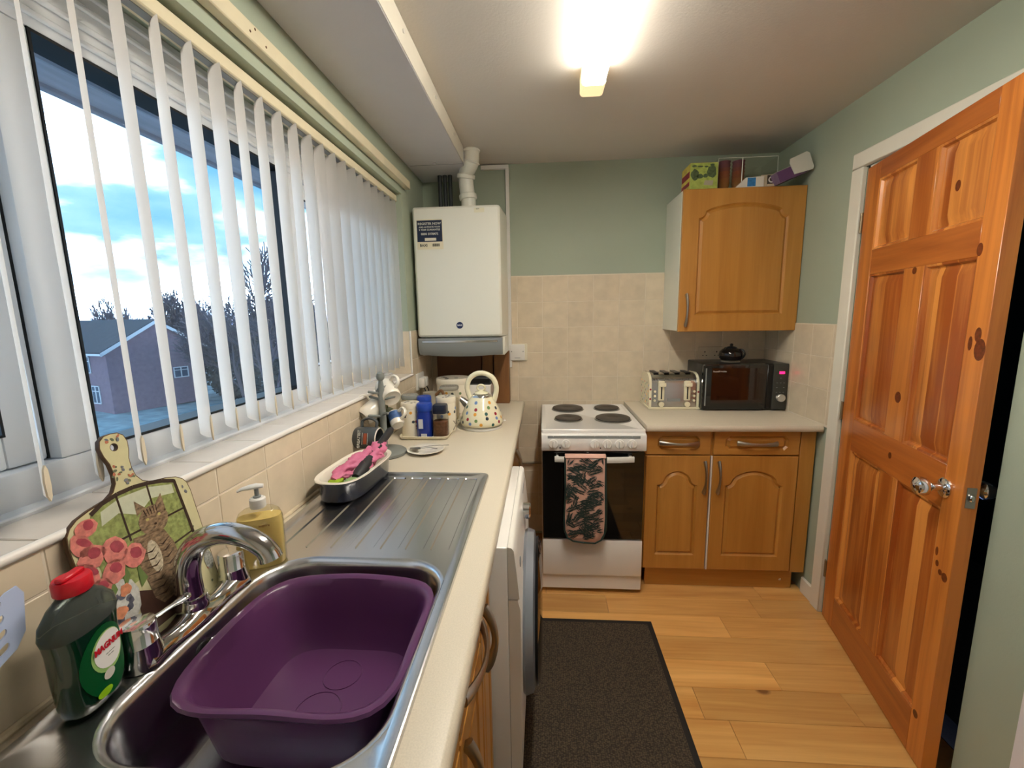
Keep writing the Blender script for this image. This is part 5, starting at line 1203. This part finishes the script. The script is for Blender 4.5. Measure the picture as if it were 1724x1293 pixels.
for k in range(3):
    y1 = -1.875-.46*k; y0 = y1-.452
    if k == 0: y0 = y1-.235
    if k > 0: y1 = -1.875-.24-.46*(k-1); y0 = y1-.452
    d = frontx('drawer', y0, y1, .744, .866, .580, octo(y0+.03, y1-.03, .768, .842, .018), scb); cm = (y0+y1)/2
    handle('drawer_handle', (.580, cm-.095, .803), (.580, cm+.095, .803), (1, 0, 0), parent=d)
    d = frontx('door', y0, y1, .12, .738, .580, octo(y0+.05, y1-.05, .20, .68, .018), scb); handle('door_handle', (.580, y0+.03, .71), (.580, y0+.03, .55), (1, 0, 0), parent=d)
fcab = thing('base_cabinet', 'oak corner cabinet under the far end of the left worktop', 'cabinet', (.3, -.55, 0))
b = bm_(); box(b, .02, .560, -1.08, -.015, .11, .868, .001); W('carcass', b, OAK, fcab)
b = bm_(); box(b, .02, .52, -1.08, -.015, .001, .109, .001); W('plinth', b, OAK, fcab)
d = frontx('door', -1.07, -.66, .12, .866, .580, catharch(-1.01, -.72, .20, .73, .06), fcab); handle('door_handle', (.580, -.69, .80), (.580, -.69, .65), (1, 0, 0), parent=d)
o = obj('gas_pipe', tube(bm_(), [(.56, -.03, .505), (.72, -.03, .505)], .008, 10), mat('painted_pipe', (150, 138, 118), .5), None); tag(o, 'thin painted pipe running along the wall behind the cooker gap', 'pipe')

# ================================================================== RUG
rugt = thing('floor_mat', 'dark brown ribbed runner mat with black edge on the wooden floor', 'mat', (.93, -2.0, 0))
b = bm_(); box(b, .600, 1.226, -3.2, -.832, .0005, .0045, .001); W('mat_border', b, mat('mat_rubber', (28, 26, 24), .7), rugt)
def rugm():
    M = bpy.data.materials.new('mat_pile'); M.use_nodes = True; t = M.node_tree; bb = t.nodes['Principled BSDF']; N = t.nodes.new; L = t.links.new
    tcn = N('ShaderNodeTexCoord'); mp_ = N('ShaderNodeMapping'); mp_.inputs['Scale'].default_value = (1, 1.7, 1); L(tcn.outputs['Object'], mp_.inputs[0])
    v = N('ShaderNodeTexVoronoi'); v.inputs['Scale'].default_value = 130; v.inputs['Randomness'].default_value = .6; L(mp_.outputs[0], v.inputs['Vector'])
    rp = N('ShaderNodeValToRGB'); rp.color_ramp.elements[0].color = (*lin((96, 82, 64)), 1); rp.color_ramp.elements[1].color = (*lin((42, 35, 28)), 1); rp.color_ramp.elements[0].position = .1; rp.color_ramp.elements[1].position = .7
    L(v.outputs['Distance'], rp.inputs[0]); L(rp.outputs[0], bb.inputs['Base Color']); bb.inputs['Roughness'].default_value = .9
    bu = N('ShaderNodeBump'); bu.inputs['Strength'].default_value = .9; bu.inputs['Distance'].default_value = .003; bu.invert = True; L(v.outputs['Distance'], bu.inputs['Height']); L(bu.outputs[0], bb.inputs['Normal']); return M
b = bm_(); box(b, .612, 1.203, -3.18, -.856, .004, .008, .001); W('mat_pile', b, rugm(), rugt)

# ================================================================== OUTSIDE
b = bm_(); box(b, -.78, -.24, -4.2, 1.2, 2.165, 2.19, .002); ev = st('trim_6', b, mat('eave_board', (165, 172, 182), .7, vary=.18, nscale=5, stretch=(6, .7, 1)))
b = bm_(); box(b, -.80, -.775, -4.2, 1.2, 2.15, 2.30, .003); obj('fascia', b, mat('fascia_grey', (140, 146, 158), .6), ev)
for k in range(3):
    b = bm_(); box(b, -.36-.14*k, -.35-.14*k, -4.2, 1.2, 2.156, 2.166); obj('soffit_strip', b, MC['eave_board'], ev)
b = bm_(); box(b, -.262, -.24, -4.2, 1.2, -6.5, 1.12); box(b, -.262, -.24, -4.2, 1.2, 2.078, 2.16); st('wall_outside', b, mat('outer_brick_plain', (150, 100, 84), .8, vary=.2, nscale=30))
GZ = -6.5
b = bm_(); b2 = b
loops(b, [[(x, y, GZ+.3*math.sin(x*.21+y*.13)) for y in [-60+10*j for j in range(26)]] for x in [-200+8*i for i in range(26)]], False)
st('ground_outside', b, mat('snowy_grass', (132, 146, 154), .9, vary=.35, nscale=.8))
BRK = mat('far_brick', (112, 94, 106), .9, vary=.12, nscale=3); ROOFM = mat('far_roof', (54, 58, 68), .9, vary=.15, nscale=2); FWHITE = mat('far_white', (190, 194, 200), .6); FGL = mat('far_glass', (60, 74, 92), .1)  # brick and roof colours carry a cool tint standing in for haze
def house(name, label, loc, rotz, wd, ln, eav, rise, wins=(), gwins=()):
    """local: gable spans x 0..wd on plane y=0 facing -y, house runs back to y=ln; origin at ground corner"""
    t = thing(name, label, 'house', loc, (0, 0, rotz)); b = bm_()
    prf = [(0, 0), (wd, 0), (wd, eav), (wd/2, eav+rise), (0, eav)]
    loops(b, [[(x, 0, z) for x, z in prf], [(x, ln, z) for x, z in prf]], True, True, True); obj('walls', b, BRK, t, smooth=False)
    for s in (0, 1):
        b = bm_(); xe = -.45 if s == 0 else wd+.45; ze = eav-rise*.9/wd; th = .18
        loops(b, [[(xe, y, ze+.05), (wd/2, y, eav+rise+.05), (wd/2, y, eav+rise+.05+th), (xe, y, ze+.05+th)] for y in (-.25, ln+.25)], True, True, True); obj('roof_slope', b, ROOFM, t, smooth=False)
        b = bm_(); loops(b, [[(xe, y, ze-.16), (wd/2, y, eav+rise-.14), (wd/2, y, eav+rise+.16), (xe, y, ze+.16)] for y in (-.30, -.22)], True, True, True); obj('barge_board', b, FWHITE, t, smooth=False)
        b = bm_(); box(b, xe-.08, xe+.08, -.3, ln+.2, ze-.08, ze+.08); obj('gutter', b, FWHITE, t, smooth=False)
    for (face, u, z, w_, h_) in wins:
        b = bm_(); f_ = .08
        def B(u0, u1, z0, z1, d0, d1):
            if face == 'g': box(b, u0, u1, -d1, -d0, z0, z1)
            else: box(b, -d1, -d0, u0, u1, z0, z1)
        for q in ((u, u+w_, z, z+f_), (u, u+w_, z+h_-f_, z+h_), (u, u+f_, z, z+h_), (u+w_-f_, u+w_, z, z+h_), (u+w_/2-f_/2, u+w_/2+f_/2, z, z+h_), (u, u+w_, z+h_*.68, z+h_*.68+f_*.7)): B(*q, 0, .08)
        o = obj('window', b, FWHITE, t, smooth=False)
        b = bm_(); B(u, u+w_, z, z+h_, 0, .03); obj('pane', b, FGL, o, smooth=False)
    return t
ga = math.atan2(.957, .29)
house('house', 'brick house with snow-edged gable seen through the blind', (-36.4, 31.4, GZ), ga, 8.1, 16, 5.55, 2.45,
      wins=(('g', 5.1, 2.55, 1.35, 1.05), ('s', 2.4, 3.6, 1.3, 1.5), ('s', 1.6, .9, 1.2, 1.6), ('s', 5, 3.6, 1.3, 1.5), ('s', 5, .9, 1.3, 1.6)))
house('house', 'distant brick house with snowy roof right of the gable', (-36, 66, GZ), ga+.3, 7, 12, 4.6, 2.2, wins=(('g', 2.4, 2.4, 1.3, 1.1), ('s', 2, 2.4, 1.3, 1.1)))
# bare winter trees
TRK = mat('bare_bark', (82, 76, 84), .9)
def tree(label, x, y, h, seed, spread=.5, lev=5, name='bare_tree', group=None, thick=1.0):
    rg = random.Random(seed); b = bm_(); segs = []
    def grow(p, d, L, r, k):
        n = 3; q = p
        for i in range(n):
            d = (d+Vector((rg.uniform(-1, 1), rg.uniform(-1, 1), rg.uniform(-.2, .5)))*.13).normalized(); q2 = q+d*L/n
            segs.append((q.copy(), q2.copy(), r*(1-.25*i/n), r*(1-.25*(i+1)/n))); q = q2
            if k > 0 and i > 0:
                for _ in range(1 if k > 2 else 2):
                    a = rg.uniform(0, 2*PI); u = d.orthogonal().normalized(); v = d.cross(u)
                    nd = (d+(u*math.cos(a)+v*math.sin(a))*rg.uniform(.5, 1.0)*spread*1.5+Vector((0, 0, .15))).normalized(); grow(q, nd, L*rg.uniform(.6, .8), r*.6, k-1)
        if k > 0: grow(q, d, L*.8, r*.72, k-1)
    grow(Vector((0, 0, 0)), Vector((0, 0, 1)), h*.27, h*.016*thick, lev)
    vs = []; fs = []
    for p, q, r0, r1 in segs:
        d = (q-p).normalized(); u = d.orthogonal().normalized(); v = d.cross(u); i0 = len(vs)
        r0 = max(r0, .034); r1 = max(r1, .030)
        for c, r in ((p, r0), (q, r1)):
            for k in range(3): a = 2*PI*k/3; vs.append(tuple(c+u*r*math.cos(a)+v*r*math.sin(a)))
        for k in range(3): fs.append((i0+k, i0+(k+1) % 3, i0+3+(k+1) % 3, i0+3+k))
    me = bpy.data.meshes.new(name); me.from_pydata(vs, [], fs); me.materials.append(TRK)
    o = bpy.data.objects.new(name, me); C.objects.link(o); o.location = (x, y, GZ); tag(o, label, 'tree', group); return o
def az(a, d): return (.72-d*math.sin(math.radians(a)), -2.72+d*math.cos(math.radians(a)))
TG = 'bare trees behind the brick house'
for k, (a, d, h, s) in enumerate(((47.2, 66, 9.8, 3), (45.2, 72, 12, 4), (43.6, 70, 13, 5), (42.2, 74, 12.6, 6), (40.6, 68, 12.5, 7), (39.2, 72, 12.2, 8), (37.9, 66, 11.5, 9))):
    x, y = az(a, d); tree('leafless winter tree, %s from the left in the row behind the brick house' % ['first', 'second', 'third', 'fourth', 'fifth', 'sixth', 'seventh'][k], x, y, h*1.0, s, .35, 5, group=TG)
x, y = az(36.0, 40); tree('broad leafless tree right of the brick house, left of the tallest tree', x, y, 10.2, 31, .75, 6)
x, y = az(33.2, 30); tree('tallest leafless tree nearest the right edge of the window pane', x, y, 11.8, 44, .6, 6)
x, y = az(38.0, 48); tree('small leafless tree at the right corner of the brick house', x, y, 8.6, 52, .7, 5)
# evergreen shrubs/dark trees
def bush(label, x, y, r, h, seed, cat='tree', name='evergreen_tree'):
    rg = random.Random(seed); vs = []; fs = []
    for k in range(2600):
        a = rg.uniform(0, 2*PI); t_ = rg.random(); zz = h*t_; rad = r*(math.sin(PI*min(1, .12+t_*.88))**.7)*rg.uniform(.55, 1.0)
        c = Vector((rad*math.cos(a), rad*math.sin(a), zz)); s = rg.uniform(.12, .3)
        u = Vector((rg.gauss(0, 1), rg.gauss(0, 1), rg.gauss(0, 1))).normalized(); v = u.orthogonal().normalized(); i0 = len(vs)
        vs += [tuple(c-u*s), tuple(c+v*s*.5), tuple(c+u*s), tuple(c-v*s*.5)]; fs.append((i0, i0+1, i0+2, i0+3))
    me = bpy.data.meshes.new(name); me.from_pydata(vs, [], fs); me.materials.append(mat('evergreen', (50, 58, 60), .9, vary=.3, nscale=.6))
    o = bpy.data.objects.new(name, me); C.objects.link(o); o.location = (x, y, GZ); tag(o, label, cat)
for a, d, r, h, s, lb in ((33.0, 44, 3.4, 9.6, 1, 'dark evergreen behind the tallest leafless tree'), (35.6, 52, 3.4, 7.0, 2, 'dark evergreen to the right of the brick house'), (37.4, 56, 2.6, 6.6, 3, 'low dark evergreen touching the right eave of the brick house'), (30.5, 40, 3.6, 10.6, 4, 'dark evergreen hidden beyond the window mullion')):
    x, y = az(a, d); bush(lb, x, y, r, h, s)
rg = random.Random(77); vs = []; fs = []
for k in range(9000):
    a = rg.uniform(29, 52); d = rg.uniform(84, 94); x, y = az(a, d); c = Vector((x, y, GZ+rg.uniform(0, 1)**.7*(6.2+.8*math.sin(a*2.3)+.5*math.sin(a*7)))); q = rg.uniform(.2, .45)
    u = Vector((rg.gauss(0, 1), rg.gauss(0, 1), rg.gauss(0, 1))).normalized(); v = u.orthogonal().normalized(); i0 = len(vs)
    vs += [tuple(c-u*q), tuple(c+v*q*.6), tuple(c+u*q), tuple(c-v*q*.6)]; fs.append((i0, i0+1, i0+2, i0+3))
me = bpy.data.meshes.new('tree_line'); me.from_pydata(vs, [], fs); me.materials.append(mat('evergreen', (62, 74, 72)))
o = bpy.data.objects.new('tree_line', me); C.objects.link(o); tag(o, 'dark distant line of trees along the horizon behind the house', 'trees', kind='stuff')
# low snowy garden wall / fence posts
b = bm_(); x, y = az(47.5, 33)
fo = thing('garden_fence', 'snow-topped low garden fence in front of the brick house', 'fence', (x, y, GZ), (0, 0, math.radians(42)))
for k in range(18):
    b = bm_(); box(b, -3+k*.6, -3+k*.6+.1, -.05, .05, 0, 1.2); obj('post', b, FWHITE, fo, smooth=False)
b = bm_(); box(b, -3, 7.4, -.03, .03, .2, .9); obj('fence_panel', b, mat('fence_grey', (120, 122, 130), .9), fo, smooth=False)
